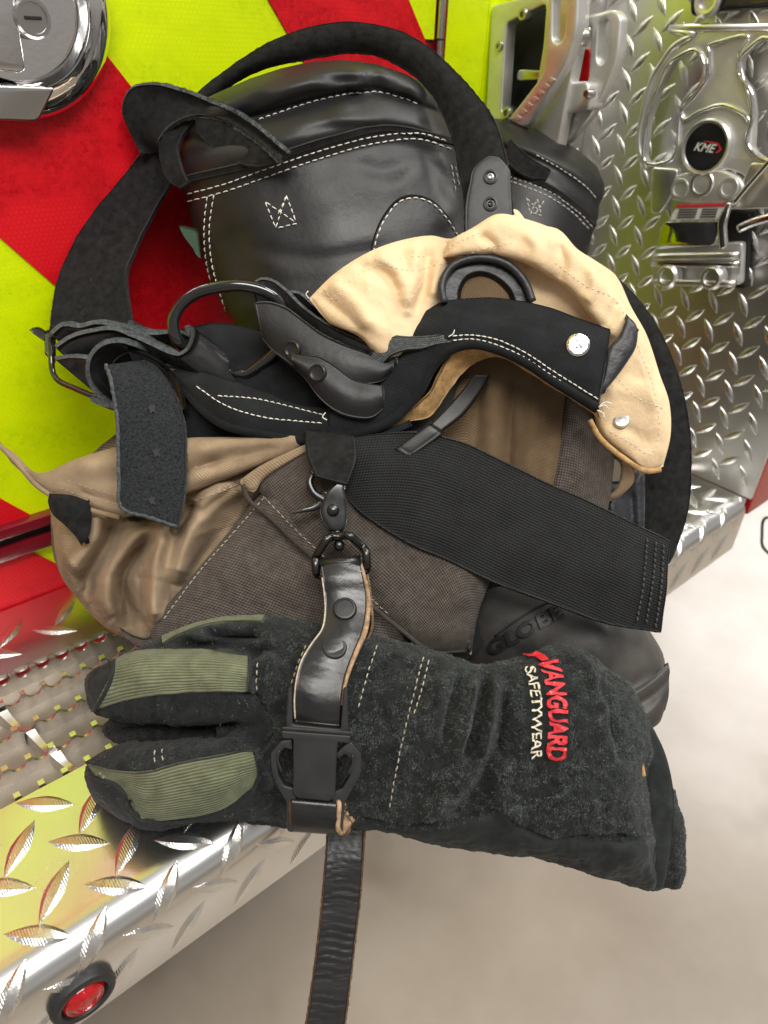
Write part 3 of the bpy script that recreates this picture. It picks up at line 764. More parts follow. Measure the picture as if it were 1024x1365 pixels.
# ---- round marker light on the tailboard face
c = onY(109, 1323, YN)
ml = lathe('marker_light', c, (0, -1, 0), [(.0148, -.001), (.0150, .0022), (.0143, .0042), (.0125, .0050), (.0108, .0046), (.0100, .0030), (.0098, .001)], K['plastic'], TR, 40)
lathe('lens', c+np.array([0, -.0012, 0]), (0, -1, 0), [(.0099, 0), (.0098, .0018), (.0086, .0034), (.0078, .0030), (.0070, .0040), (.0045, .0052), (.0042, .0046), (.002, .0052), (.0002, .0054)], K['lens'], ml, 36)
# ---- chromed paddle latch top left
lc = np.array([.1355, YW, .3535])
bz = lathe('door_latch', lc, (0, -1, 0), [(.0535, 0), (.0538, .0015), (.0520, .0062), (.0480, .0095), (.0430, .0105), (.0400, .0107), (.0390, .0112), (.0382, .0100), (.0372, .0040), (.0350, .0012), (.020, .0008), (.0002, .0008)], K['chrome'], TR, 64)
def lp(u, v, y): return onY(u, v, y)
P = [(-60, -70), (-5, -70), (12, -40), (20, 0), (35, 92), (28, 98), (-15, 93), (-60, 80)]
fr = (np.array([0, YW-.0045, 0]), (1, 0, 0), (0, 0, 1), (0, -1, 0))
Q = [tuple(lp(u, v, YW-.009)[[0, 2]]) for u, v in P]
plate('paddle', [rounded(Q, .004)], fr, .0045, K['chrome'], bz, .0012)
lk = lp(44, 24, YW-.010)
lathe('lock_housing', (lk[0], YW-.002, lk[2]), (0, -1, 0), [(.0092, 0), (.0090, .0075), (.0080, .0088), (.0068, .0088), (.0066, .0080), (.0002, .0080)], K['steel'], bz, 32)
box('key_slot', (lk[0]-.0040, YW-.0112, lk[2]-.0008), (lk[0]+.0040, YW-.0095, lk[2]+.0008), K['dark'], bz, .0002)
Q = [tuple(lp(u, v, YW-.0115)[[0, 2]]) for u, v in [(-20, 112), (75, 116), (52, 163), (-30, 160)]]
plate('thumb_rest', [rounded(Q, .003)], (np.array([0, YW-.0075, 0]), (1, 0, 0), (0, 0, 1), (0, -1, 0)), .004, K['steel'], bz, .0015)
# ---- cast folding step left of the plate (frame and two slotted arms)
def xq(pts, x): return [tuple(onX(u, v, x)[[1, 2]]) for u, v in pts]
def xplate(name, outs, x, th, m, par, bev=.0012, r=.004, **kw):
    return plate(name, [rounded(xq(o, x), r) for o in outs], (np.array([x, 0, 0]), (0, 1, 0), (0, 0, 1), (1, 0, 0)), th, m, par, bev, **kw)
FX = .492
fs = xplate('cast_folding_step', [[(655, 8), (715, -8), (775, -30), (772, 40), (742, 200), (650, 182), (648, 140)], [(675, 30), (728, 4), (724, 60), (716, 110), (690, 170), (668, 150)]], FX, .012, K['cast'], TR)
xplate('step_back', [[(660, 12), (775, -20), (765, 60), (735, 195), (655, 180)]], FX+.022, .006, K['dark'], fs)
xplate('slotted_arm', [[(732, -40), (772, -40), (769, 40), (756, 82), (738, 112), (700, 172), (676, 160), (700, 130), (724, 98), (728, 60)], [(737, -10), (756, -12), (752, 48), (745, 59), (736, 54)]], FX-.018, .010, K['cast'], fs, .0018, .006)
xplate('slotted_arm', [[(770, 24), (818, 12), (828, 22), (824, 74), (806, 120), (790, 150), (752, 195), (735, 186), (768, 140), (784, 108), (787, 52), (786, 34), (772, 36)], [(798, 30), (808, 23), (812, 32), (808, 80), (800, 88), (795, 78)]], FX+.014, .010, K['cast'], fs, .0018, .006)
xplate('red_reflector', [[(756, 68), (787, 64), (784, 108), (752, 112)]], FX+.03, .004, K['red'], fs)
xplate('spring_housing', [[(748, 110), (784, 108), (786, 146), (752, 152), (728, 150), (730, 112)]], FX+.004, .018, K['cast'], fs, .002)
for u, v, r_ in ((705, 20, .0045), (780, 50, .0055), (673, 62, .004), (683, 150, .005), (790, 125, .003)):
    q = onX(u, v, FX+.006); lathe('bolt', q, (-1, 0, 0), [(r_, 0), (r_, .006), (r_*.8, .008), (r_*.45, .008), (r_*.4, .005), (.0001, .005)], K['steel'], fs, 16)
xplate('cross_bar', [[(690, 92), (726, 94), (724, 106), (688, 108)]], FX+.010, .006, K['steel'], fs)
for (a, b) in (((737, 105), (688, 160)), ((770, 158), (744, 190))):
    for t in np.linspace(.03, .95, 7):
        u = a[0]+(b[0]-a[0])*t; v = a[1]+(b[1]-a[1])*t; q = onX(u, v, (FX-.018) if a[0] < 760 else FX+.014)
        dx = onX(u+2.3, v+1.5, q[0])-q; dx2 = onX(u+3.5, v-3, q[0])-q
        V = [q-dx*1.3-dx2*.6, q+dx*1.3-dx2*.6, q+dx*1.3+dx2*.6, q-dx*1.3+dx2*.6]; V = [p+np.array([-.0007, 0, 0]) for p in V]+[p+np.array([.001, 0, 0]) for p in V]
        ob('grip_rib', V, [(0, 1, 2, 3), (0, 4, 5, 1), (1, 5, 6, 2), (2, 6, 7, 3), (3, 7, 4, 0)], K['cast'], fs, smooth=False)
# ---- polished folding step with the round badge
PX = XP-.022
outer = [(862, 230), (850, 215), (853, 175), (868, 110), (892, 72), (930, 44), (975, 32), (1030, 34), (1090, 60), (1120, 130), (1110, 210), (1080, 216), (1075, 262), (1010, 268), (990, 232), (965, 225), (935, 262), (880, 270), (868, 262)]
h1 = [(857, 210), (862, 165), (878, 115), (900, 78), (925, 66), (938, 84), (934, 112), (912, 135), (905, 165), (900, 205), (890, 216), (866, 220)]
h2 = [(1003, 60), (1022, 50), (1050, 56), (1085, 80), (1098, 130), (1090, 200), (1020, 214), (1001, 200), (1004, 150), (1000, 120), (985, 100), (988, 75)]
k2 = xplate('polished_folding_step', [outer, h1, h2], PX, .010, K['cast'], TR, .0016, .004)
def xtube(name, pts, x, r, m, par, closed=True, n=60, seg=10):
    P = [onX(u, v, x) for u, v in pts]; P = crv(np.array(P+P[:1]) if closed else np.array(P), n); P = P[:-1] if closed else P
    return tubeP(name, P, r, m, par, seg, closed)
xtube('rim', h1, PX-.001, .0016, K['chrome'], k2); xtube('rim', h2, PX-.001, .0016, K['chrome'], k2)
xtube('rim', [(862, 225), (853, 200), (860, 140), (880, 88), (925, 48), (975, 36), (1030, 36)], PX, .0026, K['polished'], k2, False)
xtube('recess_rim', [(944, 60), (992, 47), (985, 75), (990, 105), (1000, 135), (1000, 165), (990, 150), (965, 140), (935, 148), (912, 160), (908, 150), (925, 130), (945, 100), (946, 80)], PX-.0008, .0016, K['chrome'], k2)
bc = onX(944, 196, PX)
bd = lathe('badge', bc, (-1, 0, 0), [(.0205, -.002), (.0205, .004), (.019, .0058), (.0172, .0052), (.0165, .0040), (.0002, .0040)], K['polished'], k2, 40)
lathe('badge_face', bc+np.array([-.0042, 0, 0]), (-1, 0, 0), [(.0166, 0), (.0164, .0006), (.0002, .0008)], K['blackpaint'], k2, 40)
tv, tf = text_mesh('KME', 1, .35, .02, .0)
tx = (tv[:, 0]-tv[:, 0].mean())/(np.ptp(tv[:, 0])); ty = tv[:, 1]-.35
ob('badge_lettering', [bc+np.array([-.0053, -a*.0185-.001, b*.0085]) for a, b in zip(tx, ty)], tf, K['white'], k2, smooth=False)
ob('badge_arrow', [bc+np.array([-.0053, y, z]) for y, z in ((-.0095, .0040), (-.0118, .0030), (-.0145, 0), (-.0118, -.0030), (-.0095, -.0028), (-.0125, 0))], [(0, 1, 2, 5), (5, 2, 3, 4)], K['redprint'], k2, smooth=False)
ob('badge_arrow', [bc+np.array([-.0053, y, z]) for y, z in ((.002, .0046), (.002, .0040), (-.0115, .0030), (-.0105, .0043))], [(0, 1, 2, 3)], K['redprint'], k2, smooth=False)
for u, v, r_, mm in ((938, 245, .0095, 'polished'), (909, 251, .0075, 'cast'), (974, 250, .0075, 'cast')):
    q = onX(u, v, PX-.001); lathe('bolt', q, (-1, 0, 0), [(r_*1.15, -.004), (r_*1.15, .002), (r_, .004), (r_*.75, .004), (r_*.65, .001), (.0001, .001)], K[mm], k2, 24)
xplate('hub', [[(895, 240), (905, 232), (930, 226), (960, 226), (985, 236), (992, 250), (985, 265), (960, 272), (920, 272), (893, 266)]], PX-.004, .008, K['cast'], k2, .002)
xplate('wing', [[(868, 222), (905, 225), (895, 262), (880, 285), (866, 285)]], PX-.004, .008, K['polished'], k2, .002)
xplate('wing', [[(1000, 216), (1060, 216), (1060, 278), (960, 280), (985, 250)]], PX-.002, .008, K['polished'], k2, .002)
xplate('sticker', [[(902, 274), (966, 272), (958, 292), (892, 294)]], PX-.006, .001, K['white'], k2, .0002, .001)
xplate('sticker_band', [[(902, 273), (967, 271), (965, 275), (900, 277)]], PX-.0068, .0006, K['redprint'], k2, .0001, .0004)
for i in range(4):
    v0 = 279+i*3.4
    xplate('print_line', [[(905-i, v0), (930-i, v0-.5), (930-i, v0+.9), (905-i, v0+1.4)]], PX-.0068, .0004, K['dark'], k2, .0001, .0002)
    xplate('print_line', [[(936-i, v0-.5), (957-i, v0-1), (957-i, v0+.4), (936-i, v0+.9)]], PX-.0068, .0004, K['dark'], k2, .0001, .0002)
xplate('mirror_plate', [[(884, 296), (962, 294), (952, 328), (876, 328)]], PX-.006, .003, K['chrome'], k2, .0008)
xplate('latch_lever', [[(955, 296), (968, 270), (974, 270), (966, 300), (968, 330), (958, 334)]], PX-.010, .006, K['chrome'], k2, .0015)
xplate('hinge_base', [[(872, 330), (990, 322), (988, 380), (868, 380)]], PX+.008, .012, K['cast'], k2, .002)
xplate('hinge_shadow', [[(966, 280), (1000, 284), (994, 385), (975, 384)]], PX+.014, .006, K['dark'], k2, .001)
xtube('hinge_bar', [(872, 343), (985, 340)], PX-.003, .0034, K['polished'], k2, False, 12)
xtube('hinge_bar', [(870, 352), (985, 352)], PX-.001, .0030, K['chrome'], k2, False, 12)
xtube('hinge_bar', [(870, 376), (980, 378)], PX-.002, .0030, K['polished'], k2, False, 12)
for u, v in ((891, 368), (950, 370)):
    q = onX(u, v, PX-.002); lathe('bolt', q, (-1, 0, 0), [(.0100, -.006), (.0100, .002), (.0080, .0045), (.0060, .0045), (.0055, .002), (.0001, .002)], K['polished'], k2, 24)
xtube('handle_bar', [(985, 305), (1005, 296), (1060, 282)], PX-.012, .0035, K['chrome'], k2, False, 14)
xtube('handle_bar', [(978, 272), (1000, 245), (1035, 205)], PX-.012, .0022, K['chrome'], k2, False, 14)
# black latch bar at the top edge
k3 = xplate('black_latch_bar', [[(918, -40), (1060, -40), (1060, 5), (1020, 12), (970, 14), (920, 22)]], PX, .012, K['blackpaint'], TR, .002)
q = onX(946, 2, PX-.001); lathe('bolt', q, (-1, 0, 0), [(.0105, 0), (.0105, .003), (.008, .005), (.006, .0045), (.0055, .001), (.0001, .001)], K['polished'], k3, 24)
# ---- black hose loop at the right edge of the frame, lying beyond the truck
cb = tubeP('cable', crv(np.array([onZ(1060, 705, -.12), onZ(1022, 690, -.14), onZ(1016, 712, -.16), onZ(1022, 735, -.18), onZ(1070, 760, -.2)]), 40), .0018, K['plastic'], None, 8)
cb['label'] = 'thin black cable curving above the bright floor at the right edge'; cb['category'] = 'cable'
# ================================================================ BOOTS
def boot_thing(label, loc): return thing('firefighter_boot', label, 'boot', loc, 'pair of black leather fire boots')
B1 = boot_thing('near black leather fire boot with white stitched collar, rubber toe sticking out below the trousers', W(450, 420, .43))
wr1 = Wob(10, 9, 3, 2)
st = [([(300, 136), (400, 104), (470, 96), (545, 114)], .436, .030),
      ([(256, 140), (335, 104), (432, 80), (520, 90), (574, 116)], .434, .046),
      ([(240, 158), (330, 121), (430, 94), (520, 97), (584, 130)], .431, .0555),
      ([(233, 180), (335, 146), (430, 120), (505, 112), (590, 146)], .431, .0545),
      ([(232, 192), (340, 157), (430, 131), (500, 122), (592, 154)], .431, .0490),
      ([(232, 204), (342, 168), (430, 142), (510, 133), (596, 166)], .431, .0530),
      ([(236, 226), (345, 196), (430, 168), (520, 157), (602, 180)], .431, .0560),
      ([(241, 243), (350, 216), (440, 188), (520, 171), (606, 190)], .431, .0520),
      ([(246, 258), (352, 234), (440, 204), (520, 186), (610, 203)], .431, .0490),
      ([(262, 320), (360, 300), (450, 280), (540, 268), (626, 275)], .433, .048),
      ([(288, 390), (380, 385), (470, 375), (560, 360), (648, 350)], .435, .048),
      ([(316, 440), (400, 450), (500, 450), (580, 440), (668, 430)], .438, .050),
      ([(345, 520), (430, 540), (520, 540), (600, 520), (690, 505)], .442, .046),
      ([(400, 640), (470, 660), (550, 660), (630, 640), (720, 600)], .446, .042),
      ([(430, 760), (500, 780), (580, 780), (660, 760), (740, 700)], .448, .036),
      ([(470, 840), (520, 850), (580, 850), (660, 830), (730, 780)], .449, .020)]
rg = ridges([([(500, 84), (498, 100), (505, 118)], -.0035, 9), ([(470, 92), (480, 108), (470, 120)], .0025, 12), ([(330, 110), (360, 122), (430, 104)], .002, 10),
             ([(255, 165), (300, 160), (345, 140)], -.002, 8), ([(540, 110), (556, 128), (560, 145)], .002, 9),
             ([(470, 135), (450, 150), (470, 165)], .0018, 10), ([(530, 230), (560, 260), (600, 300)], .0022, 26), ([(330, 330), (420, 345), (520, 330)], -.0014, 12), ([(300, 372), (400, 395), (480, 390)], .0016, 12), ([(560, 200), (590, 235), (600, 262)], -.0018, 9), ([(250, 210), (300, 192), (350, 186)], -.0014, 6), ([(400, 176), (450, 168), (500, 170)], -.0010, 5), ([(560, 160), (572, 168), (590, 172)], -.0016, 5), ([(420, 100), (452, 108), (480, 104)], -.0014, 6), ([(380, 118), (410, 112), (440, 112)], .0012, 7), ([(480, 215), (500, 228), (540, 222)], -.0015, 10),
             ([(300, 300), (330, 370), (380, 420)], -.0025, 24), ([(262, 262), (420, 214), (520, 192), (606, 210)], -.0008, 5)])
shaft = ringtube('shaft', st, K['boot'], B1, n=150, m=120, p=.7, disp=lambda U, V: rg(U, V)+.0006*np.sin(U*.045+V*.03)*np.sin(V*.05-U*.02))
bb = bvh_of(shaft)
# overlapping lower edge of the collar
patch('collar_seam_edge', bb, [[(240, 237), (348, 211), (438, 183), (520, 167), (604, 186)], [(242, 245), (350, 219), (440, 191), (520, 174), (605, 194)]], .0012, K['suede'], B1, 6, 60, noise=None)
patch('ankle_patch', bb, [[(494, 350), (498, 320), (512, 288), (532, 266), (552, 261), (575, 268), (598, 292), (612, 316)], [(500, 380), (515, 370), (530, 360), (550, 350), (570, 345), (585, 340), (600, 335), (614, 330)]], .0012, K['boot'], B1, 20, 30)
bb2 = bvh_of(shaft, *[o for o in B1.children if o.name.startswith(('collar', 'ankle'))])
stitches('stitching', [[(345, 160), (430, 133), (495, 123), (528, 127), (562, 141)],
    [(250, 259), (300, 245), (352, 226), (440, 197), (500, 182), (560, 178), (600, 190)], [(250, 269), (300, 256), (354, 237), (440, 207), (500, 191), (560, 186), (604, 200)],
    [(277, 262), (273, 300), (276, 350), (290, 400), (305, 440)], [(286, 260), (280, 300), (283, 350), (297, 400), (312, 440)],
    [(497, 348), (501, 322), (514, 291), (533, 269), (552, 264), (575, 271), (598, 295), (612, 318)],
    [(354, 270), (368, 304)], [(368, 304), (382, 261)], [(382, 261), (396, 298)], [(396, 298), (368, 305)], [(355, 270), (395, 297)], [(383, 262), (369, 290)],
    [(606, 222), (612, 250)], [(601, 220), (607, 256)]], K['thread'], B1, bb2, ln=7, gap=2.6)
sheet('side_tag', [[(238, 300), (250, 302), (264, 306)], [(246, 316), (256, 322), (266, 330)], [(258, 332), (262, 340), (268, 345)]], .405, .0006, K['green'], B1, 8, 8)
# foot
ft = [([(560, 720), (570, 800), (590, 900)], .452, .030), ([(640, 730), (650, 820), (660, 930)], .447, .048), ([(705, 752), (712, 835), (722, 950)], .444, .052),
      ([(765, 765), (768, 860), (778, 962)], .442, .051), ([(812, 788), (818, 872), (826, 970)], .440, .047), ([(848, 818), (852, 885), (856, 974)], .439, .040), ([(872, 850), (876, 900), (874, 968)], .438, .028), ([(884, 872), (888, 908), (882, 958)], .438, .016), ([(887, 885), (890, 912), (886, 945)], .438, .006)]
fr_ = ridges([([(640, 850), (700, 815), (770, 780)], .0015, 9), ([(745, 962), (800, 945), (845, 925), (895, 897)], .0034, 7), ([(770, 985), (830, 965), (870, 945), (895, 922)], .0042, 8), ([(750, 950), (800, 932), (850, 910), (890, 885)], -.0016, 5), ([(780, 974), (835, 954), (895, 910)], -.0016, 4), ([(700, 790), (760, 770), (800, 775)], .001, 14), ([(690, 900), (760, 850), (790, 830)], -.0018, 18), ([(800, 850), (830, 830), (850, 860)], .0022, 20)])
foot = ringtube('rubber_foot', ft, K['rubber'], B1, n=70, m=90, p=.8, disp=fr_)
bf = bvh_of(foot)
for L, r_ in () if True else (([(760, 952), (800, 940), (840, 922), (870, 905), (889, 893)], .0034), ([(780, 974), (820, 962), (850, 950), (872, 936), (889, 918)], .0042), ([(800, 990), (835, 982), (862, 968), (880, 950), (888, 935)], .0032)):
    tube('sole_ridge', [(u, v, .400+.036*((u-760)/130)**1.6) for u, v in L], r_, K['rubber'], B1, 30)
tube('foot_seam', [(u, v, UVZ(hit(bf, u, v)[0])[2]-.0002) for u, v in [(660, 848), (690, 826), (720, 808), (752, 795), (775, 789)]], .0006, K['rubberletter'], B1, 30)
print_on('raised_lettering', bf, 'GLOBE', (655, 873), (96, -52), (-7, -17), K['rubberletter'], B1, off=.0008, bold=.03, ext=.0012)
bf3 = bvh_of(B1.children[-1]) if False else None
sheet('boot_sole', [[(700, 972, .400), (760, 955, .394), (820, 930, .395), (862, 908, .401), (891, 884, .410)], [(704, 984, .399), (764, 967, .392), (822, 942, .392), (866, 918, .399), (893, 894, .409)], [(706, 992, .402), (768, 978, .396), (826, 954, .396), (868, 930, .403), (892, 904, .413)],
    [(710, 1002, .402), (772, 990, .395), (830, 966, .395), (870, 944, .403), (892, 918, .413)], [(712, 1010, .405), (776, 1000, .399), (832, 978, .399), (872, 956, .406), (891, 930, .416)], [(716, 1018, .41), (778, 1008, .405), (834, 990, .407), (870, 970, .414), (887, 946, .422)]], None, .004, K['rubber'], B1, 70, 60, bulge=.001, disp=ridges([([(700, 978), (760, 961), (822, 936), (864, 913), (894, 888)], .0022, 4.5), ([(704, 990), (766, 975), (824, 950), (868, 926), (894, 900)], -.0022, 5), ([(708, 1006), (774, 992), (831, 970), (872, 946), (894, 920)], .0024, 5), ([(712, 1012), (777, 1002), (833, 982), (872, 960), (892, 936)], -.0018, 3)]))
# ---- far boot
B2 = boot_thing('far black leather fire boot standing behind, mostly hidden by the leather strap', W(715, 300, .56))
st = [([(660, 158), (700, 162), (750, 185), (795, 220)], .567, .006),
      ([(640, 158), (680, 166), (735, 190), (780, 216), (802, 236)], .563, .030),
      ([(634, 164), (680, 178), (735, 202), (780, 228), (806, 250)], .561, .044),
      ([(630, 178), (680, 192), (735, 214), (775, 240), (803, 266)], .561, .048),
      ([(628, 186), (680, 200), (735, 222), (773, 248), (799, 274)], .561, .0455),
      ([(626, 200), (680, 216), (730, 240), (768, 266), (797, 292)], .561, .047),
      ([(626, 216), (680, 234), (730, 256), (766, 282), (792, 306)], .561, .0455),
      ([(626, 250), (680, 272), (730, 294), (760, 315), (784, 335)], .561, .046),
      ([(630, 330), (680, 350), (720, 365), (750, 380), (776, 392)], .562, .045), ([(640, 520), (690, 530), (760, 540)], .565, .04), ([(660, 700), (720, 705), (780, 700)], .568, .035), ([(680, 800), (720, 800), (760, 790)], .568, .01)]
shaft2 = ringtube('shaft', st, K['boot'], B2, n=100, m=80, p=.85)
b2 = bvh_of(shaft2)
patch('collar_seam_edge', b2, [[(670, 226), (730, 246), (768, 272), (794, 297)], [(668, 231), (728, 251), (766, 277), (793, 302)]], .0013, K['suede'], B2, 5, 40)
b22 = bvh_of(shaft2, *[o for o in B2.children if o.name.startswith('collar')])
stitches('stitching', [[(715, 206), (750, 226), (780, 248), (798, 268)], [(670, 232), (705, 244), (740, 260), (768, 280), (790, 303)], [(670, 238), (703, 250), (738, 266), (766, 286), (788, 309)],
    [(702, 264), (707, 286)], [(707, 286), (716, 266)], [(716, 266), (722, 288)], [(722, 288), (705, 282)], [(703, 266), (722, 285)], [(725, 268), (712, 288)]], K['thread'], B2, b22, ln=5.2, gap=2)
strap('pull_strap', [(680, 185), (700, 205), (716, 216), (734, 226)], [(676, 215), (690, 228), (706, 236), (728, 238)], .0022, K['suede'], B2, z=.512, edge=K['edgegrey'])
sheet('tongue', [[(684, 276), (700, 292), (722, 305)], [(688, 284), (704, 299), (724, 311)]], .513, .003, K['suede'], B2, 6, 12)
# ================================================================ TROUSERS
TZ = thing('turnout_trousers', 'tan turnout trousers bunched down around the boots, with black waistband and pale lining', 'trousers', W(450, 650, .41))
fold = Wob(10, 14, 11, 2); crum = Crum(3, 16, 60); crum2 = Crum(3, 34, 90)
micro = Wob(8, 55, 12, 2)
def wobm(a, b): return (lambda P: fold(P)*a*.7+micro(P)*b*1.3+crum(P)*a*2.2+crum2(P)*a*.9, 1.)
# hidden inner bulk that keeps the cloth standing
ringtube('inner_bulk', [([(250, 560), (420, 540), (600, 545)], .462, .020), ([(190, 640), (420, 640), (720, 640)], .462, .036), ([(140, 720), (400, 740), (760, 720)], .463, .036), ([(180, 800), (400, 810), (650, 790)], .464, .028), ([(230, 840), (400, 850), (600, 850)], .466, .010)], K['blackcloth'], TZ, 40, 40)
# left tan body with deep folds
rl = ridges([([(128, 680), (126, 712), (108, 745), (92, 760)], .010, 17), ([(150, 690), (146, 720), (120, 765), (118, 800)], -.009, 15), ([(205, 690), (175, 725), (150, 760), (140, 800), (150, 840)], .010, 18),
             ([(215, 706), (180, 742), (164, 768), (168, 800), (180, 836)], -.013, 12), ([(236, 668), (212, 712), (204, 750), (203, 800), (207, 840)], .015, 15), ([(250, 660), (226, 700), (214, 740), (217, 800)], .003, 9),
             ([(262, 668), (246, 692), (226, 712)], -.010, 8), ([(310, 640), (272, 676), (246, 728), (232, 780)], .012, 17), ([(390, 606), (340, 630), (300, 660)], .007, 12), ([(330, 640), (288, 665), (262, 690)], -.004, 7),
             ([(84, 700), (84, 750), (110, 800)], .006, 16), ([(120, 800), (150, 830)], -.004, 8), ([(192, 760), (190, 800), (196, 840)], -.006, 8), ([(310, 690), (270, 740), (240, 790)], -.003, 10), ([(170, 690), (220, 684), (250, 660)], -.010, 13)])
left = sheet('left_leg_shell', [[(64, 650), (66, 672), (70, 700), (74, 735), (82, 768), (105, 800), (140, 836), (182, 858)],
    [(110, 655), (110, 700), (118, 760), (140, 810), (190, 862)],
    [(190, 640), (195, 700), (195, 770), (196, 830), (200, 862)],
    [(290, 610), (285, 680), (255, 760), (225, 825), (206, 858)],
    [(410, 590), (360, 650), (300, 730), (240, 800), (212, 850)]], .417, .0012, K['tandirt'], TZ, 140, 140, disp=lambda U, V: rl(U, V)*1.35, bulge=.022, wob=wobm(.0006, .00012))
sheet('left_leg_shell_back', [[(66, 660), (78, 760), (182, 856)], [(190, 560), (190, 700), (200, 860)], [(420, 560), (360, 680), (230, 852)]], .450, .0012, K['tandirt'], TZ, 12, 12)
sheet('leather_hem', [[(160, 838), (176, 848), (196, 852), (214, 838), (240, 806)], [(166, 850), (182, 860), (203, 863), (222, 850), (250, 820)]], .387, .0022, K['reinf'], TZ, 8, 30)
sheet('hook_patch', [[(66, 658), (64, 668), (70, 685), (84, 698), (98, 712), (108, 726)], [(95, 660), (95, 672), (100, 690), (108, 705), (112, 715), (114, 722)], [(118, 668), (122, 680), (122, 695), (121, 706), (118, 716), (114, 724)]], .379, .002, K['suede'], TZ, 20, 26, bulge=.003, wob=(micro, .0006)); fuzz('patch_nap', TZ.children[-1], 900, K['suede'], TZ, .0022, .0001)
# upper tan flap
ru = ridges([([(250, 600), (330, 590), (410, 582)], .006, 14), ([(100, 620), (180, 615), (250, 605)], .005, 16), ([(245, 640), (320, 622), (400, 596)], .005, 12), ([(110, 655), (160, 672)], -.002, 6), ([(180, 640), (240, 632), (300, 612)], -.004, 9)])
flap = sheet('tan_flap', [[(-4, 590), (16, 602), (50, 630), (100, 612), (155, 596), (245, 584), (330, 582), (400, 578), (432, 576)],
    [(0, 594), (22, 614), (60, 640), (110, 632), (160, 630), (245, 610), (320, 600), (395, 590), (430, 584)],
    [(4, 600), (24, 624), (52, 650), (75, 664), (120, 680), (160, 690), (245, 660), (330, 628), (410, 592)]], .392, .0014, K['tandirt'], TZ, 50, 110, disp=ru, bulge=.009, wob=wobm(.0007, .00015))
tube('flap_rolled_edge', [(0, 594, .386), (22, 616, .384), (50, 648, .382), (75, 664, .381), (115, 678, .380), (160, 690, .380)], .0014, K['tandirt'], TZ, 60)
sheet('tan_pleat', [[(320, 640), (345, 622), (380, 604), (408, 592)], [(322, 646), (338, 640), (352, 630), (380, 614), (412, 596)], [(326, 650), (338, 656), (350, 640), (376, 622), (414, 600)]], .379, .0014, K['tandirt'], TZ, 12, 24, bulge=.003)
# dark reinforcement, lower layer and the flap over it
rr_ = ridges([([(230, 800), (330, 760), (430, 800)], .003, 30), ([(260, 760), (340, 700), (400, 640)], .002, 20)])
reinf = sheet('reinforcement', [[(404, 596), (350, 655), (300, 715), (250, 775), (205, 832), (196, 862)], [(430, 600), (390, 680), (350, 740), (310, 800), (260, 860), (235, 890)], [(470, 610), (450, 720), (430, 800), (400, 860), (360, 900)],
    [(600, 620), (590, 720), (560, 800), (540, 860), (500, 900)]], .389, .0016, K['reinf'], TZ, 80, 80, disp=rr_, bulge=.010, wob=wobm(.0005, .0001))
rr2 = ridges([([(520, 800), (470, 770), (430, 740)], -.002, 16), ([(560, 650), (600, 740), (620, 820)], .003, 40), ([(640, 740), (600, 800), (580, 860)], .002, 18)])
reinf2 = sheet('reinforcement_pocket', [[(334, 640), (375, 690), (422, 742), (460, 778), (505, 818), (545, 852), (572, 870)], [(370, 615), (430, 680), (490, 740), (540, 790), (575, 830), (600, 870)], [(404, 596), (480, 640), (560, 700), (600, 750), (620, 800), (628, 868)], [(470, 590), (560, 620), (640, 690), (662, 730), (655, 770), (640, 810), (628, 866)]], .384, .003, K['reinf'], TZ, 80, 80, disp=rr2, bulge=.009, wob=wobm(.0004, .0001), rim=K['edgetan'])
tube('pocket_piping', [(324, 646, .3775), (330, 664, .3770), (360, 690, .3755), (400, 728, .374), (440, 762, .3735), (480, 795, .3735), (520, 828, .374), (545, 848, .3755), (570, 868, .378)], .0013, K['reinf'], TZ, 60)
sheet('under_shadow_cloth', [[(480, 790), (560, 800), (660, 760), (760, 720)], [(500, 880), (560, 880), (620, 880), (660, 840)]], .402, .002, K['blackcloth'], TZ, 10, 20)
brf = bvh_of(reinf, left, flap)
stitches('seam_stitching', [[(396, 614), (330, 690), (262, 768), (214, 832)], [(250, 672), (320, 644), (385, 612)]], K['threadtan'], TZ, brf, ln=6, gap=2.2, r=.0003)
stitches('seam_stitching', [[(345, 655), (390, 702), (430, 740), (470, 776), (520, 820)]], K['threadtan'], TZ, bvh_of(reinf2, reinf), ln=6, gap=2.6, r=.00026)
stitches('flap_stitching', [[(80, 650), (120, 664), (160, 672)], [(90, 640), (125, 652), (158, 660)]], K['threadtan'], TZ, brf, ln=5, gap=3, r=.00022)
# right inner leg behind the webbing
rr3 = ridges([([(660, 500), (655, 600), (650, 700)], .004, 14), ([(682, 500), (676, 640)], -.004, 6), ([(640, 500), (630, 620)], -.003, 8), ([(716, 520), (700, 640)], .003, 12), ([(735, 580), (728, 660)], .003, 14)])
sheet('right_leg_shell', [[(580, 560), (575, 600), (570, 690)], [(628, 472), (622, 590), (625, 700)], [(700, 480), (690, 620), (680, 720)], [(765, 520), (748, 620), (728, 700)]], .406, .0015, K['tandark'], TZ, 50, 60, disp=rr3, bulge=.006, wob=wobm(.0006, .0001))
sheet('right_leg_reinforcement', [[(757, 520), (742, 620), (722, 700)], [(784, 530), (777, 640), (765, 720)], [(822, 580), (814, 660), (800, 730)]], .402, .0025, K['reinf'], TZ, 24, 30, bulge=.003, wob=wobm(.0006, .0001))
sheet('inner_tan_fold', [[(812, 600), (826, 615), (822, 650), (806, 665)], [(845, 625), (846, 640), (834, 655), (815, 668)]], .408, .0015, K['tan'], TZ, 12, 16, bulge=.004)
sheet('inner_black_lining', [[(790, 640), (800, 700), (810, 760)], [(830, 640), (835, 700), (840, 750)], [(860, 620), (860, 680), (858, 740)]], .422, .002, K['piping'], TZ, 16, 20, bulge=.004, disp=ridges([([(815, 660), (822, 740)], .003, 8), ([(840, 650), (846, 730)], -.003, 6)]))
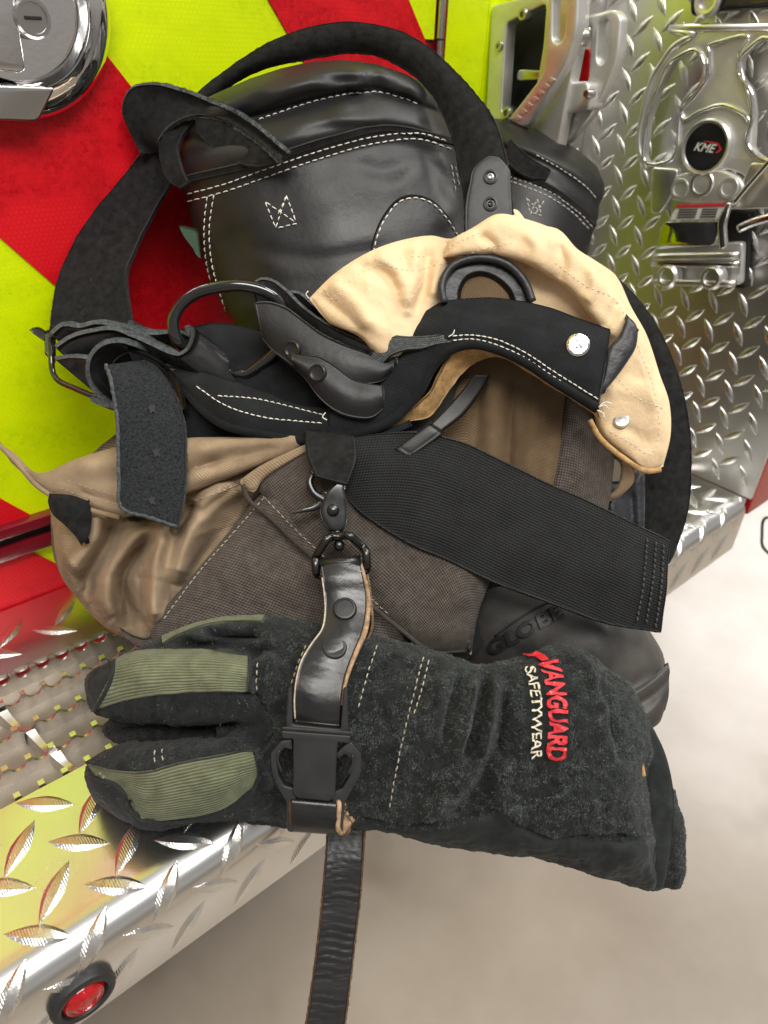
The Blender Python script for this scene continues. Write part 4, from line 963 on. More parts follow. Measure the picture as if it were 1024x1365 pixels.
# pale lining
rn = ridges([([(470, 352), (520, 372), (548, 440)], -.003, 9), ([(500, 336), (530, 360), (540, 410)], .004, 9), ([(556, 320), (552, 370), (540, 430)], .004, 10), ([(572, 330), (566, 380), (550, 420)], -.004, 7), ([(440, 374), (470, 400), (500, 440)], .003, 10),
             ([(425, 392), (460, 420), (490, 446)], -.002, 7), ([(600, 330), (584, 360), (578, 400)], .004, 8), ([(655, 292), (668, 310), (640, 326)], -.005, 7), ([(690, 284), (700, 306), (740, 330)], .005, 10), ([(712, 300), (742, 316), (770, 345)], -.004, 6),
             ([(745, 308), (775, 336), (806, 362)], .005, 8), ([(770, 350), (812, 392), (850, 446)], .004, 9), ([(800, 356), (836, 402), (858, 446)], -.003, 6), ([(850, 470), (872, 510), (880, 580)], .002, 12), ([(806, 520), (850, 520), (880, 540)], .0015, 12), ([(812, 560), (850, 580), (870, 600)], -.0015, 10)])
lin = sheet('lining', [[(412, 398), (440, 370), (470, 348), (505, 330), (540, 319), (575, 314), (602, 318), (650, 294), (668, 282), (688, 279), (704, 296), (745, 306), (770, 332), (795, 348), (820, 366), (842, 410), (862, 446), (880, 500), (892, 535), (894, 580), (884, 622)],
    [(425, 415), (480, 400), (540, 380), (600, 370), (660, 345), (710, 340), (760, 370), (800, 420), (830, 470), (850, 530), (860, 600), (870, 629)],
    [(440, 432), (480, 450), (510, 480), (560, 470), (610, 460), (660, 440), (710, 440), (750, 470), (775, 510), (790, 545), (800, 580), (832, 608), (862, 629)]], .398, .0022, K['liner'], TZ, 110, 210, disp=lambda U, V: rn(U, V)-.020*np.clip((610-U)/120, 0, 1), bulge=.012, wob=(lambda P: fold(P)*.0005+micro(P)*.0003+crum(P)*.0009+crum2(P)*.0005, 1.))
roll = sheet('lining_roll', [[(596, 322), (630, 303), (664, 284), (702, 292), (742, 308), (775, 338), (808, 372), (838, 412), (852, 440)], [(592, 336), (630, 324), (664, 322), (700, 328), (738, 345), (770, 368), (796, 396), (820, 430), (836, 448)], [(590, 344), (630, 341), (666, 343), (700, 352), (734, 370), (762, 392), (784, 420), (806, 446), (826, 456)]], .3800, .0016, K['liner'], TZ, 40, 120, bulge=.011,
    disp=ridges([([(640, 312), (660, 330), (650, 345)], -.003, 7), ([(700, 310), (716, 330), (710, 355)], .002, 8), ([(745, 325), (752, 350), (745, 375)], -.003, 7), ([(790, 355), (792, 385), (780, 405)], .0025, 8), ([(825, 400), (815, 425), (805, 440)], -.0025, 7)]), wob=(lambda P: fold(P)*.0005+micro(P)*.0002+crum(P)*.0008, 1.))
bl = bvh_of(lin, roll)
stitches('lining_stitching', [[(432, 385), (445, 400), (470, 372), (530, 345), (570, 340)], [(500, 345), (540, 360), (600, 348), (650, 330), (690, 322)], [(640, 310), (600, 330), (560, 380), (540, 410)], [(740, 350), (780, 380), (820, 400), (838, 430)], [(850, 460), (872, 520), (878, 580), (868, 605), (840, 590), (812, 575)], [(820, 500), (850, 530), (885, 545)]], K['thread'], TZ, bl, ln=4, gap=3.5, r=.0002, off=.0001)
0 and patch('lining_hem', bl, [[(798, 572), (830, 592), (866, 612), (880, 600), (886, 560), (884, 530), (872, 490)], [(794, 580), (830, 604), (866, 627), (890, 614), (896, 560), (893, 530), (880, 488)]], .0016, K['liner'], TZ, 8, 80)
tube('lining_fleece_edge', [(786, 560, .389), (800, 584, .388), (830, 610, .387), (862, 628, .386), (880, 626, .387)], .0016, K['facing'], TZ, 60)
# vinyl bound loop and tab
strap('binding_loop', [(594, 404), (590, 380), (604, 356), (636, 345), (672, 352), (698, 376), (708, 402)], [(611, 404), (612, 386), (622, 368), (642, 362), (664, 370), (682, 388), (688, 404)], .004, K['piping'], TZ, z=.377, edge=K['piping'], wob=(micro, .0002))
tube('binding_loop_edge', [(592, 404, .3745), (589, 380, .3745), (603, 355, .3745), (636, 344, .3745), (673, 351, .3745), (699, 375, .3745), (710, 402, .3745)], .0022, K['piping'], TZ, 50)
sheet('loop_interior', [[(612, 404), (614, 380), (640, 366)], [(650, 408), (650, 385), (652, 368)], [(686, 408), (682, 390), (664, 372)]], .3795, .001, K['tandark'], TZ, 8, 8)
stitches('loop_stitching', [[(598, 400), (597, 378), (610, 360), (636, 351), (670, 359), (690, 380)]], K['threadblack'], TZ, bvh_of(TZ.children[-3], lin), ln=3, gap=4, r=.0003)
sheet('vinyl_tab', [[(836, 420), (826, 446), (812, 462), (804, 500), (798, 526)], [(846, 430), (836, 452), (822, 474), (812, 504), (800, 526)], [(851, 440), (848, 462), (834, 486), (816, 510), (802, 526)]], .3690, .003, K['piping'], TZ, 16, 30, bulge=.003, wob=(micro, .0003))
# waistband: right part sweeping down, left part behind the belt
cloth = dict(wob=wobm(.0006, .0001))
wbL = [(814, 438), (780, 426), (748, 416), (700, 403), (655, 398), (612, 400), (585, 404), (556, 425), (530, 470), (505, 500), (470, 520), (440, 535)]
wbR = [(797, 542), (765, 522), (735, 503), (700, 480), (660, 462), (630, 456), (604, 462), (580, 482), (558, 520), (525, 556), (480, 574), (440, 577)]
wz = [.366, .366, .367, .368, .370, .371, .372, .374, .376, .378, .379, .379]
waist = strap('waistband', [(u, v, z+.006) for (u, v), z in zip(wbL, wz)], [(u, v, z) for (u, v), z in zip(wbR, wz)], .0022, K['blackcloth'], TZ, n=120, m=34, crown=.004, wob=(lambda P: fold(P)*.001+micro(P)*.0002, 1.))
tube('waistband_piping', [(u, v+3, z+.0008) for (u, v), z in zip(wbR, wz)], .0026, K['blackcloth'], TZ, 120)
strap('facing', [(797, 548, .3695), (765, 528, .3695), (735, 509, .370), (700, 487, .371), (660, 468, .373), (632, 464, .374), (606, 470, .376), (590, 490, .378), (575, 520, .380), (540, 552, .381), (500, 570, .382)],
      [(800, 558, .372), (768, 536, .372), (738, 517, .373), (704, 496, .375), (664, 476, .377), (645, 478, .385), (625, 490, .387), (600, 520, .388), (573, 556, .388), (545, 562, .386), (500, 577, .384)], .0012, K['facing'], TZ, n=100, m=10, wob=(micro, .0005))
w2L = [(450, 545), (400, 540), (340, 515), (290, 500), (255, 492), (215, 485)]; w2R = [(445, 582), (400, 586), (350, 578), (300, 566), (270, 545), (240, 510)]
w2z = [.380, .380, .380, .382, .388, .396]
waist2 = strap('waistband_left', [(u, v, z+.006) for (u, v), z in zip(w2L, w2z)], [(u, v, z) for (u, v), z in zip(w2R, w2z)], .0022, K['blackcloth'], TZ, n=70, m=20, crown=.004, wob=(lambda P: fold(P)*.0008+micro(P)*.0002, 1.))
tube('waistband_piping', [(u, v+1, z+.0005) for (u, v), z in zip(w2R, w2z)], .0024, K['blackcloth'], TZ, 70)
bw_ = bvh_of(waist, waist2)
stitches('waistband_stitching', [[(797, 532), (765, 512), (735, 493), (700, 470), (660, 452), (630, 447), (600, 448)], [(796, 540), (765, 520), (735, 500), (700, 477), (660, 459), (630, 452), (602, 454)],
    [(290, 528), (340, 532), (400, 546), (436, 555)], [(262, 515), (300, 540), (350, 556), (400, 562), (436, 565)]], K['thread'], TZ, bw_, ln=6.5, gap=1.6, r=.00036)
sheet('lower_binding', [[(395, 582), (440, 588), (500, 578), (545, 560)], [(400, 596), (440, 600), (500, 590), (548, 568)]], .3815, .0022, K['blackcloth'], TZ, 8, 40, bulge=.001)
stitches('binding_stitching', [[(398, 586), (440, 590), (500, 581), (545, 564)], [(402, 594), (440, 597), (500, 587)]], K['thread'], TZ, bvh_of(TZ.children[-1]), ln=7, gap=2, r=.00034)
sheet('inner_waist_cloth', [[(235, 440), (290, 430), (350, 442), (400, 470), (470, 500)], [(238, 520), (290, 520), (350, 530), (400, 540), (480, 560)], [(240, 600), (290, 596), (350, 592), (400, 590), (480, 600)]], .404, .002, K['blackcloth'], TZ, 40, 60, bulge=.006, wob=wobm(.0015, .0002))
sheet('inner_waist_cloth', [[(470, 480), (560, 450), (660, 460), (760, 520)], [(470, 560), (560, 550), (620, 560), (700, 560)], [(470, 640), (540, 640), (600, 620), (640, 600)]], .424, .002, K['blackcloth'], TZ, 30, 50, bulge=.004, wob=wobm(.001, .0002))
# snaps
for q in ([(798, 543), (806, 540), (812, 546)], [(796, 547), (804, 551), (806, 558)], [(799, 541), (808, 536), (816, 538)], [(598, 449), (604, 445), (606, 440)], [(436, 560), (430, 556), (434, 550)], [(412, 398), (408, 392), (411, 388)]):
    tube('loose_thread', [(u, v, .362 if u > 700 else .369) for u, v in q], .0003, K['thread'], TZ, 8, seg=5)
bw3 = bvh_of(waist, lin)
def snap_at(bv, u, v, r_, par, m='snap', name='snap', tilt=(0, 0, 0), h=.0022):
    p, n_ = hit(bv, u, v); n_ = n_*.4+(C0-p)/np.linalg.norm(C0-p)*.6+np.array(tilt); n_ /= np.linalg.norm(n_)
    return lathe(name, p, n_, [(r_, -.001), (r_, h*.35), (r_*.93, h*.75), (r_*.75, h*.98), (r_*.5, h*.9), (r_*.25, h*1.02), (.0001, h*1.05)], K[m], par, 32)
snap_at(bw3, 770, 461, .0063, TZ, h=.003)
snap_at(bl, 828, 560, .0044, TZ, 'steel', tilt=(0, 0, .9), h=.0012)
# drawn webbing with its slider
web = strap('webbing', [(438, 588, .382), (500, 580, .376), (560, 578, .374), (610, 588, .374), (660, 610, .372), (720, 640, .372), (780, 666, .373), (840, 696, .375), (893, 722, .377)],
    [(446, 622, .380), (462, 662, .374), (500, 696, .372), (550, 726, .371), (600, 748, .370), (660, 776, .370), (730, 802, .371), (800, 828, .373), (882, 844, .376)], .0022, K['webbing'], TZ, n=120, m=40, crown=.003, wob=(lambda P: fold(P)*.0012+crum(P)*.0006, 1.)); fuzz('lint', web, 260, K['fibrewhite'], TZ, .0018, .00007, cur=1)
bwb = bvh_of(web)
stitches('webbing_stitching', [[(862, 718), (857, 780), (848, 830)], [(874, 722), (869, 780), (860, 834)], [(884, 726), (880, 790), (873, 838)]], K['threadblack'], TZ, bwb, ln=6, gap=1.5, r=.0006)
strap('webbing_keeper', [(408, 572, .378), (411, 605, .366), (422, 634, .360)], [(470, 578, .378), (472, 610, .366), (461, 645, .362)], .002, K['suede'], TZ, n=24, m=14)
None and strap('webbing_tail', [(448, 596, .380), (452, 636, .3675), (464, 668, .3670)], [(510, 590, .384), (506, 640, .372), (520, 690, .3700)], .002, K['webbing'], TZ, n=24, m=16)
P = [W(*q) for q in [(528, 600, .376), (572, 566, .375), (592, 578, .374), (548, 608, .375)]]
sheet('plastic_slider', [[(528, 598), (552, 580), (574, 564)], [(546, 608), (570, 592), (592, 576)]], .371, .003, K['plastic'], TZ, 6, 12, bulge=.001)
strap('slider_strap', [(574, 566, .374), (600, 540, .378), (622, 515, .384), (632, 500, .39)], [(588, 574, .374), (618, 550, .377), (640, 520, .383), (652, 500, .39)], .002, K['plastic'], TZ, n=30, m=8)
# ================================================================ LEATHER SUSPENDERS
LS = thing('leather_suspenders', 'black leather suspenders with suede backs, metal buckle and big D-ring, looping over the boots', 'suspenders', W(300, 440, .4))
sw = Wob(10, 25, 21, 2); sf = Wob(12, 260, 22, 2)
wl = (lambda P: sw(P)*.0004+sf(P)*.00012, 1.)
EG = K['edgegrey']
# left riser
s1 = strap('riser_strap', [(67, 436, .408), (68, 425, .410), (74, 383, .416), (84, 352, .420), (117, 293, .424), (164, 234, .424), (190, 202, .420), (204, 188, .416)],
    [(174, 446, .406), (174, 425, .408), (170, 395, .411), (168, 367, .414), (180, 332, .418), (203, 285, .420), (225, 246, .420), (246, 205, .418)], .0026, K['suede'], LS, n=90, m=24, edge=K['suede'], wob=wl)
bs1 = bvh_of(s1)
for u, v in ((125, 373), (137, 323), (113, 417)):
    p, n_ = hit(bs1, u, v); lathe('strap_hole', p, n_, [(.0021, -.001), (.0021, .0002), (.0015, -.0002), (.0001, -.0008)], K['dark'], LS, 16)
# fold at the left and the band across the boot
s2 = strap('folded_strap', [(192, 204, .414), (176, 178, .408), (164, 146, .402), (176, 118, .398), (205, 113, .394), (240, 121, .391), (275, 134, .388), (310, 150, .380), (345, 172, .374), (383, 205, .369)],
    [(214, 203, .414), (212, 196, .409), (212, 188, .404), (218, 178, .400), (228, 168, .397), (246, 158, .394), (275, 154, .391), (306, 162, .383), (340, 184, .376), (374, 212, .370)], .0026, K['suede'], LS, n=110, m=20, edge=EG, wob=wl, crown=-.003)
strap('folded_strap_underside', [(262, 158, .393), (275, 158, .391), (308, 166, .384), (342, 188, .377), (376, 211, .3715)], [(262, 176, .395), (276, 190, .392), (306, 212, .386), (342, 222, .379), (374, 214, .373)], .002, K['suede'], LS, n=60, m=14, wob=wl)
strap('inner_loop', [(222, 170, .398), (212, 196, .402), (214, 216, .404), (224, 240, .403), (240, 251, .402)], [(262, 156, .396), (244, 178, .398), (236, 200, .399), (242, 226, .399), (250, 244, .399)], .0022, K['suede'], LS, n=40, m=12, wob=wl)
# arch over the boots
s3 = strap('arch_strap', [(240, 150, .43), (262, 124, .425), (300, 94, .418), (350, 60, .410), (400, 39, .405), (450, 29, .401), (500, 32, .397), (552, 50, .393), (592, 80, .389), (632, 122, .386), (660, 162, .384), (672, 200, .382), (680, 245, .381), (686, 300, .382)],
    [(262, 160, .43), (290, 130, .425), (330, 102, .42), (380, 86, .414), (430, 76, .410), (475, 72, .406), (515, 80, .402), (550, 100, .398), (580, 134, .394), (602, 180, .391), (612, 220, .389), (618, 252, .387), (620, 285, .386), (620, 320, .386)], .0030, K['suede'], LS, n=170, m=24, edge=K['suede'], wob=wl, crown=.003)
tab = sheet('rivet_tab', [[(648, 209), (656, 207), (664, 208)], [(634, 222), (655, 216), (677, 222)], [(626, 245), (654, 242), (681, 242)], [(621, 275), (652, 275), (683, 270)], [(620, 315), (652, 315), (686, 310)]], .3775, .0026, K['boot'], LS, 40, 24, bulge=.001, rim=K['strapleather'])
bt = bvh_of(tab)
for u, v, m_ in ((654, 236, 'steel'), (654, 272, 'strapleather')):
    p, n_ = hit(bt, u, v); lathe('rivet', p, n_, [(.0040, -.0005), (.0038, .0008), (.0026, .0011), (.0022, .0002), (.0001, .0002)], K['snapblack'], LS, 24); lathe('rivet_core', p+n_*.0004, n_, [(.0017, -.0006), (.0016, .0006), (.0009, .0008), (.0001, .0004)], K[m_], LS, 16)
# long right strap running down behind the lining
s5 = strap('rear_strap', [(745, 312, .47), (768, 330, .462), (810, 358, .455), (850, 396, .448), (885, 450, .440), (906, 505, .434), (918, 560, .430), (921, 620, .428), (917, 682, .427), (904, 725, .427), (893, 750, .427)],
    [(735, 330, .47), (758, 350, .462), (795, 380, .455), (830, 425, .448), (858, 480, .442), (866, 530, .438), (862, 580, .435), (856, 630, .433), (854, 690, .431), (858, 740, .429), (870, 775, .427)], .0030, K['suede'], LS, n=120, m=24, edge=K['suede'], wob=wl, crown=.002)
# layered belt at the left, seen on its cut edges
def onedge(name, pts, wv, z=0, th=.0030, dz=.0, mat_=None, parent=LS, par=True):
    L = [(u, v, zz) for u, v, zz in pts]; Rr = [(u+wv[0], v+wv[1], zz+dz) for u, v, zz in pts]
    return strap(name, L, Rr, th, mat_ or K['strapleather'], parent, n=80, m=14, edge=EG, wob=(lambda P: sf(P)*.00006+sw(P)*.00015, 1.))
onedge('belt_layer', [(70, 446, .397), (84, 435, .396), (105, 437, .395), (130, 432, .394), (150, 435, .393), (172, 441, .392), (190, 450, .392)], (60, 46), dz=.018, th=.0040)
onedge('belt_layer', [(75, 464, .394), (95, 451, .392), (122, 443, .390), (150, 440, .388), (175, 449, .386), (200, 460, .385), (224, 471, .384), (238, 474, .384), (251, 467, .385), (259, 452, .387), (260, 438, .390), (252, 433, .393)], (80, 58), dz=.018, th=.0040)
onedge('belt_layer', [(74, 480, .396), (95, 477, .394), (112, 478, .392), (124, 482, .391)], (60, 50), dz=.014, th=.0036)
onedge('belt_layer', [(172, 434, .396), (180, 440, .395), (200, 446, .394), (220, 445, .394), (238, 442, .396)], (40, 20), dz=.012, th=.0038)
A = W(262, 462, .396); Bp = W(334, 508, .410); P = [A+(Bp-A)*t for t in np.linspace(0, 1, 20)]
tubeP('ring_sleeve', P, .0072, K['strapleather'], LS, 26)
sheet('belt_face', [[(176, 462), (205, 480), (238, 488)], [(205, 500), (240, 512), (280, 516)], [(250, 525), (290, 534), (336, 530)]], .398, .0026, K['strapleather'], LS, 20, 20, bulge=.002)
# D-ring
tube('d_ring', [(236, 452, .387), (231, 430, .385), (240, 408, .384), (262, 391, .383), (292, 383, .382), (325, 381, .382), (352, 388, .383), (372, 402, .386), (384, 424, .389), (382, 446, .392), (368, 468, .395), (345, 488, .398), (325, 500, .400), (290, 485, .40), (258, 470, .397)], .0033, K['glossblack'], LS, 120, closed=True, seg=16)
# snapped keeper straps in the middle
onedge('keeper_layer', [(336, 381, .384), (348, 373, .383), (362, 375, .382), (378, 386, .381), (396, 404, .380), (420, 423, .379), (450, 441, .378), (485, 457, .377), (510, 468, .377), (527, 478, .377)], (10, 34), dz=.004)
onedge('keeper_layer', [(388, 390, .388), (398, 392, .387), (418, 408, .386), (445, 426, .385), (472, 444, .384), (490, 456, .384)], (8, 26), dz=.004)
kp = strap('keeper_strap', [(340, 404, .379), (356, 403, .378), (378, 409, .377), (400, 424, .376), (425, 443, .375), (455, 458, .374), (490, 472, .374), (515, 484, .375), (528, 478, .377)],
    [(350, 452, .383), (362, 466, .381), (380, 480, .379), (405, 500, .377), (435, 518, .376), (462, 520, .375), (490, 512, .375), (508, 508, .376), (522, 498, .378)], .003, K['boot'], LS, n=80, m=20, edge=EG, crown=.002, wob=(lambda P: sf(P)*.00003+sw(P)*.0001, 1.))
kp2 = strap('keeper_strap', [(386, 470, .3745), (404, 474, .3735), (424, 476, .3725), (446, 488, .372), (470, 506, .372), (494, 512, .372), (510, 514, .374)],
    [(392, 488, .376), (408, 506, .375), (426, 530, .374), (448, 548, .373), (472, 556, .373), (496, 556, .374), (512, 544, .376)], .003, K['boot'], LS, n=60, m=20, edge=EG, crown=.003, wob=(lambda P: sf(P)*.00003+sw(P)*.0001, 1.))
bk = bvh_of(kp, kp2)
for u, v in ((391, 466), (424, 497)):
    p, n_ = hit(bk, u, v); n_ = n_+np.array([-.5, 0, 0]); n_ /= np.linalg.norm(n_); lathe('keeper_snap', p, n_, [(.0047, -.001), (.0046, .0012), (.0040, .0017), (.0034, .0010), (.0030, .0008), (.0001, .0008)], K['snapblack'], LS, 28)
strap('grey_keeper', [(494, 474, .374), (505, 458, .372), (525, 449, .371), (550, 450, .3705), (580, 448, .3705), (601, 443, .371)], [(510, 484, .375), (520, 474, .373), (540, 466, .3715), (562, 464, .371), (584, 458, .371), (602, 456, .371)],   .0022, K['greyfabric'], LS, n=50, m=10, edge=K['greyfabric'], wob=(sf, .0001))
# buckle frame, tongue keeper
def rod(name, pts, r=.0013, m='glossblack', par=LS): return tube(name, pts, r, K[m], par, 24, seg=10)
rod('buckle_frame', [(66, 446, .402), (68, 470, .400), (71, 498, .398), (76, 506, .397), (100, 518, .394), (130, 530, .391), (152, 536, .390)], .0017)
rod('buckle_frame', [(66, 446, .402), (110, 462, .405), (160, 490, .41), (200, 515, .412)], .0015)
sheet('buckle_tip', [[(40, 439), (50, 437), (62, 444)], [(44, 444), (54, 450), (64, 456)]], .404, .0022, K['blackmetal'], LS, 8, 10)
sheet('buckle_keeper', [[(60, 442), (66, 440), (72, 446)], [(60, 470), (66, 478), (72, 482)]], .4035, .002, K['blackmetal'], LS, 8, 8)
onedge('buckle_loop', [(122, 536, .389), (135, 541, .388), (150, 544, .388)], (14, 6), dz=.004, th=.004)
# curl and the hanging end
curl = onedge('strap_curl', [(180, 462, .386), (158, 457, .384), (136, 462, .383), (122, 478, .383), (121, 500, .384), (134, 522, .386), (150, 535, .388)], (26, 12), dz=.012, th=.0032)
strap('strap_arch', [(170, 466, .390), (195, 474, .389), (218, 488, .389), (236, 510, .390), (245, 545, .391)], [(186, 500, .398), (205, 510, .397), (215, 530, .397), (222, 550, .397), (230, 570, .397)], .0026, K['strapleather'], LS, n=40, m=12, edge=K['strapleather'])
tl = strap('hanging_end', [(141, 486, .383), (148, 505, .377), (153, 530, .3735), (157, 560, .371), (158, 600, .369), (159, 640, .368), (162, 677, .366)],
    [(200, 478, .392), (222, 505, .388), (237, 535, .383), (245, 565, .379), (247, 610, .376), (246, 650, .372), (236, 702, .369)], .0030, K['suedeface'], LS, n=90, m=34, edge=EG, wob=wl, crown=.001)
btl = bvh_of(tl)
tubeP('cut_edge', W(*crv([(140.5, 486, .382), (147.5, 505, .376), (152.5, 530, .3725), (156.5, 560, .370), (157.5, 600, .368), (158.5, 640, .367), (161.5, 677, .365), (200, 690, .366), (236, 702, .368)], 80).T)+np.random.default_rng(3).normal(size=(80, 3))*.00018, .0010, K['edgegrey'], LS, 6)
for u, v in ((203, 545), (209, 603), (203, 667)):
    V = [(lambda h: h[0]+h[1]*.0010)(hit(btl, u+dx*1.1, v+dy*1.1)) for dx, dy in ((-5, -1), (-1, -4), (4, -3), (3, 1), (5, 6), (1, 4), (-2, 7), (-3, 2))]
    ob('worn_hole', V, [tuple(range(8))], K['dark'], LS, smooth=False)
for o, n_, L in ((s2, 5200, .0015), (s3, 5200, .0012), (s1, 2600, .0012), (s5, 1500, .0012), (curl, 500, .001), (kp, 700, .0008), (tl, 900, .0009)):
    fuzz('nap', o, n_, K['fibre'] if o in (curl, kp) else K['suede'], LS, L, .00010)
# ================================================================ GLOVES
GG = 'pair of black suede work gloves'
G2 = thing('work_glove', 'second black suede glove, almost hidden beneath the one with olive finger patches', 'glove', W(500, 1050, .40), GG)
G1 = thing('work_glove', 'top black suede work glove with olive knit finger patches and red cuff lettering', 'glove', W(480, 980, .37), GG)
gw = Wob(12, 30, 31, 2); gm = Wob(14, 140, 32, 2); gh = Wob(16, 420, 33, 1)
def glove_mesh(name, bodies, par, vox, mats, disp):
    V, f = merge(bodies); me = bpy.data.meshes.new('t'); me.from_pydata(V.tolist(), [], f); t = bpy.data.objects.new('t', me); COL.objects.link(t)
    md = t.modifiers.new('r', 'REMESH'); md.mode = 'VOXEL'; md.voxel_size = vox; md.use_smooth_shade = True
    sm = t.modifiers.new('s', 'SMOOTH'); sm.factor = .5; sm.iterations = 5
    dg = bpy.context.evaluated_depsgraph_get(); dg.update(); m2 = bpy.data.meshes.new_from_object(t.evaluated_get(dg)); bpy.data.objects.remove(t)
    n = len(m2.vertices); v = np.empty(n*3); m2.vertices.foreach_get('co', v); v = v.reshape(-1, 3); nr = np.empty(n*3); m2.vertices.foreach_get('normal', nr); nr = nr.reshape(-1, 3)
    U, V_, Z = UVZ(v); v = v+nr*disp(v, U, V_)[:, None]
    F_ = [tuple(p.vertices) for p in m2.polygons]; o = ob(name, v, F_, mats, par)
    return o, v, F_
RT = lambda st, n=50, m=32, p=.85: ringtube('x', st, None, 'raw', n, m, None, p)
palm = RT([([(318, 850), (316, 960), (320, 1080)], .370, .012), ([(345, 836), (342, 960), (348, 1094)], .369, .020), ([(400, 828), (400, 960), (405, 1098)], .369, .023), ([(470, 838), (472, 970), (480, 1104)], .369, .024), ([(530, 852), (530, 980), (535, 1114)], .367, .026),
    ([(590, 870), (590, 990), (590, 1128)], .362, .027), ([(635, 884), (636, 1000), (640, 1134)], .363, .026), ([(680, 878), (685, 1000), (690, 1140)], .363, .028), ([(725, 863), (735, 1005), (745, 1152)], .363, .031),
    ([(770, 864), (790, 1020), (805, 1172)], .364, .033), ([(812, 894), (835, 1040), (850, 1184)], .365, .032), ([(834, 932), (850, 1060), (862, 1188)], .367, .028), ([(848, 962), (861, 1075), (872, 1190)], .369, .023), ([(856, 985), (867, 1085), (877, 1188)], .371, .012)], 110, 56, .8)
F1 = RT([([(400, 868), (400, 920), (400, 968)], .366, .016), ([(345, 864), (345, 915), (345, 970)], .362, .020), ([(285, 867), (285, 917), (285, 968)], .360, .0205), ([(225, 866), (222, 915), (220, 965)], .361, .0195), ([(170, 874), (165, 918), (165, 961)], .364, .017), ([(135, 884), (132, 922), (136, 957)], .367, .0145), ([(118, 896), (117, 924), (122, 952)], .369, .0095), ([(112, 908), (111, 925), (114, 940)], .370, .004)])
F2 = RT([([(400, 985), (400, 1045), (400, 1090)], .368, .016), ([(350, 978), (350, 1040), (350, 1094)], .363, .020), ([(300, 976), (300, 1037), (300, 1092)], .360, .0215), ([(250, 982), (248, 1038), (246, 1100)], .359, .022), ([(200, 988), (196, 1044), (198, 1104)], .360, .0205), ([(158, 992), (150, 1042), (160, 1092)], .363, .017), ([(128, 1006), (122, 1040), (132, 1074)], .366, .012), ([(115, 1018), (112, 1036), (117, 1054)], .368, .005)])
F0 = RT([([(440, 840), (430, 880), (430, 920)], .372, .014), ([(375, 822), (365, 862), (365, 900)], .370, .018), ([(320, 821), (315, 852), (312, 885)], .370, .017), ([(265, 829), (260, 856), (258, 882)], .372, .016), ([(222, 845), (218, 864), (218, 884)], .376, .0135), ([(190, 861), (188, 872), (190, 884)], .379, .010), ([(158, 872), (158, 878), (160, 884)], .382, .005)])
F3 = RT([([(380, 960), (380, 985), (380, 1010)], .388, .014), ([(300, 945), (300, 975), (300, 1005)], .387, .016), ([(220, 945), (220, 970), (220, 996)], .388, .015), ([(165, 952), (165, 972), (165, 992)], .390, .012), ([(145, 960), (145, 974), (147, 986)], .391, .008), ([(138, 966), (138, 974), (140, 980)], .392, .003)])
TH = RT([([(420, 1085), (425, 1098), (420, 1106)], .385, .012), ([(340, 1075), (340, 1090), (340, 1102)], .382, .012), ([(240, 1080), (238, 1094), (238, 1106)], .380, .011), ([(185, 1085), (183, 1092), (186, 1101)], .380, .006)], 30, 24)
KN = RT([([(392, 950), (388, 975), (390, 1000)], .358, .012), ([(368, 955), (366, 975), (368, 998)], .356, .014), ([(350, 962), (348, 976), (350, 990)], .358, .008)], 16, 24)
gr = ridges([([(662, 900), (655, 960), (640, 1010)], .0048, 8), ([(648, 900), (636, 960), (622, 1020)], -.0042, 6), ([(630, 905), (618, 960), (606, 1010)], .0042, 8), ([(615, 900), (600, 950), (590, 990)], -.0038, 6), ([(672, 930), (668, 970), (664, 1010)], -.0042, 6), ([(590, 905), (582, 940)], .0018, 7),
    ([(640, 1010), (600, 1060), (560, 1090)], .0025, 12), ([(655, 1020), (640, 1060), (600, 1100)], -.004, 9), ([(680, 1000), (670, 1060), (690, 1110)], .0022, 14),
    ([(820, 900), (850, 960), (868, 1020)], .003, 12), ([(795, 900), (820, 960), (838, 1020)], -.0035, 8), ([(756, 870), (790, 900), (820, 960)], .0028, 10), ([(740, 1130), (800, 1120), (860, 1125)], -.0018, 7), ([(672, 1078), (690, 1100), (730, 1118), (860, 1120)], -.0022, 4),
    ([(480, 1092), (540, 1104), (600, 1100), (672, 1078)], -.0024, 4), ([(335, 850), (345, 930), (352, 960)], -.0015, 5), ([(352, 840), (362, 900), (362, 950)], .0014, 8), ([(385, 850), (395, 900)], -.0012, 6), ([(360, 1000), (368, 1050), (372, 1090)], -.0018, 7),
    ([(345, 960), (300, 955), (220, 962)], .0008, 10), ([(205, 1000), (208, 1026)], .0010, 4), ([(215, 998), (218, 1024)], -.0008, 3), ([(280, 846), (312, 852), (345, 846)], -.0075, 6), ([(240, 858), (290, 862), (340, 866), (372, 862)], -.004, 5), ([(250, 850), (275, 852)], .002, 5), ([(318, 924), (345, 936), (358, 966), (352, 994), (336, 1006)], -.0034, 3.5), ([(150, 976), (220, 974), (290, 973), (318, 968)], -.005, 5), ([(342, 1030), (352, 1060), (385, 1070)], -.002, 4), ([(205, 915), (208, 960)], -.0008, 3), ([(285, 872), (330, 866), (370, 860)], .002, 6), ([(520, 870), (560, 880)], .001, 10),
    ([(690, 940), (700, 1000), (696, 1060)], .0016, 16), ([(720, 1060), (760, 1080), (800, 1070)], .0015, 20)])
gc = Crum(3, 40, 120)
def gdisp(P, U, V_): return -gr(U, V_)*1.8-gc(P)*.0011*np.clip((U-440)/100, .3, 1)+gw(P)*.0009+gm(P)*.00045+gh(P)*.00016
FP = [([(118, 900), (124, 888), (145, 880), (152, 884)])]
hand, gv, gf = glove_mesh('suede_hand', [palm, F1, F2, F0, F3, TH, KN], G1, .0016, [K['glove'], K['glovesmooth']], gdisp)
cu_, cv_, _ = UVZ(np.array([gv[list(f)].mean(0) for f in gf]))
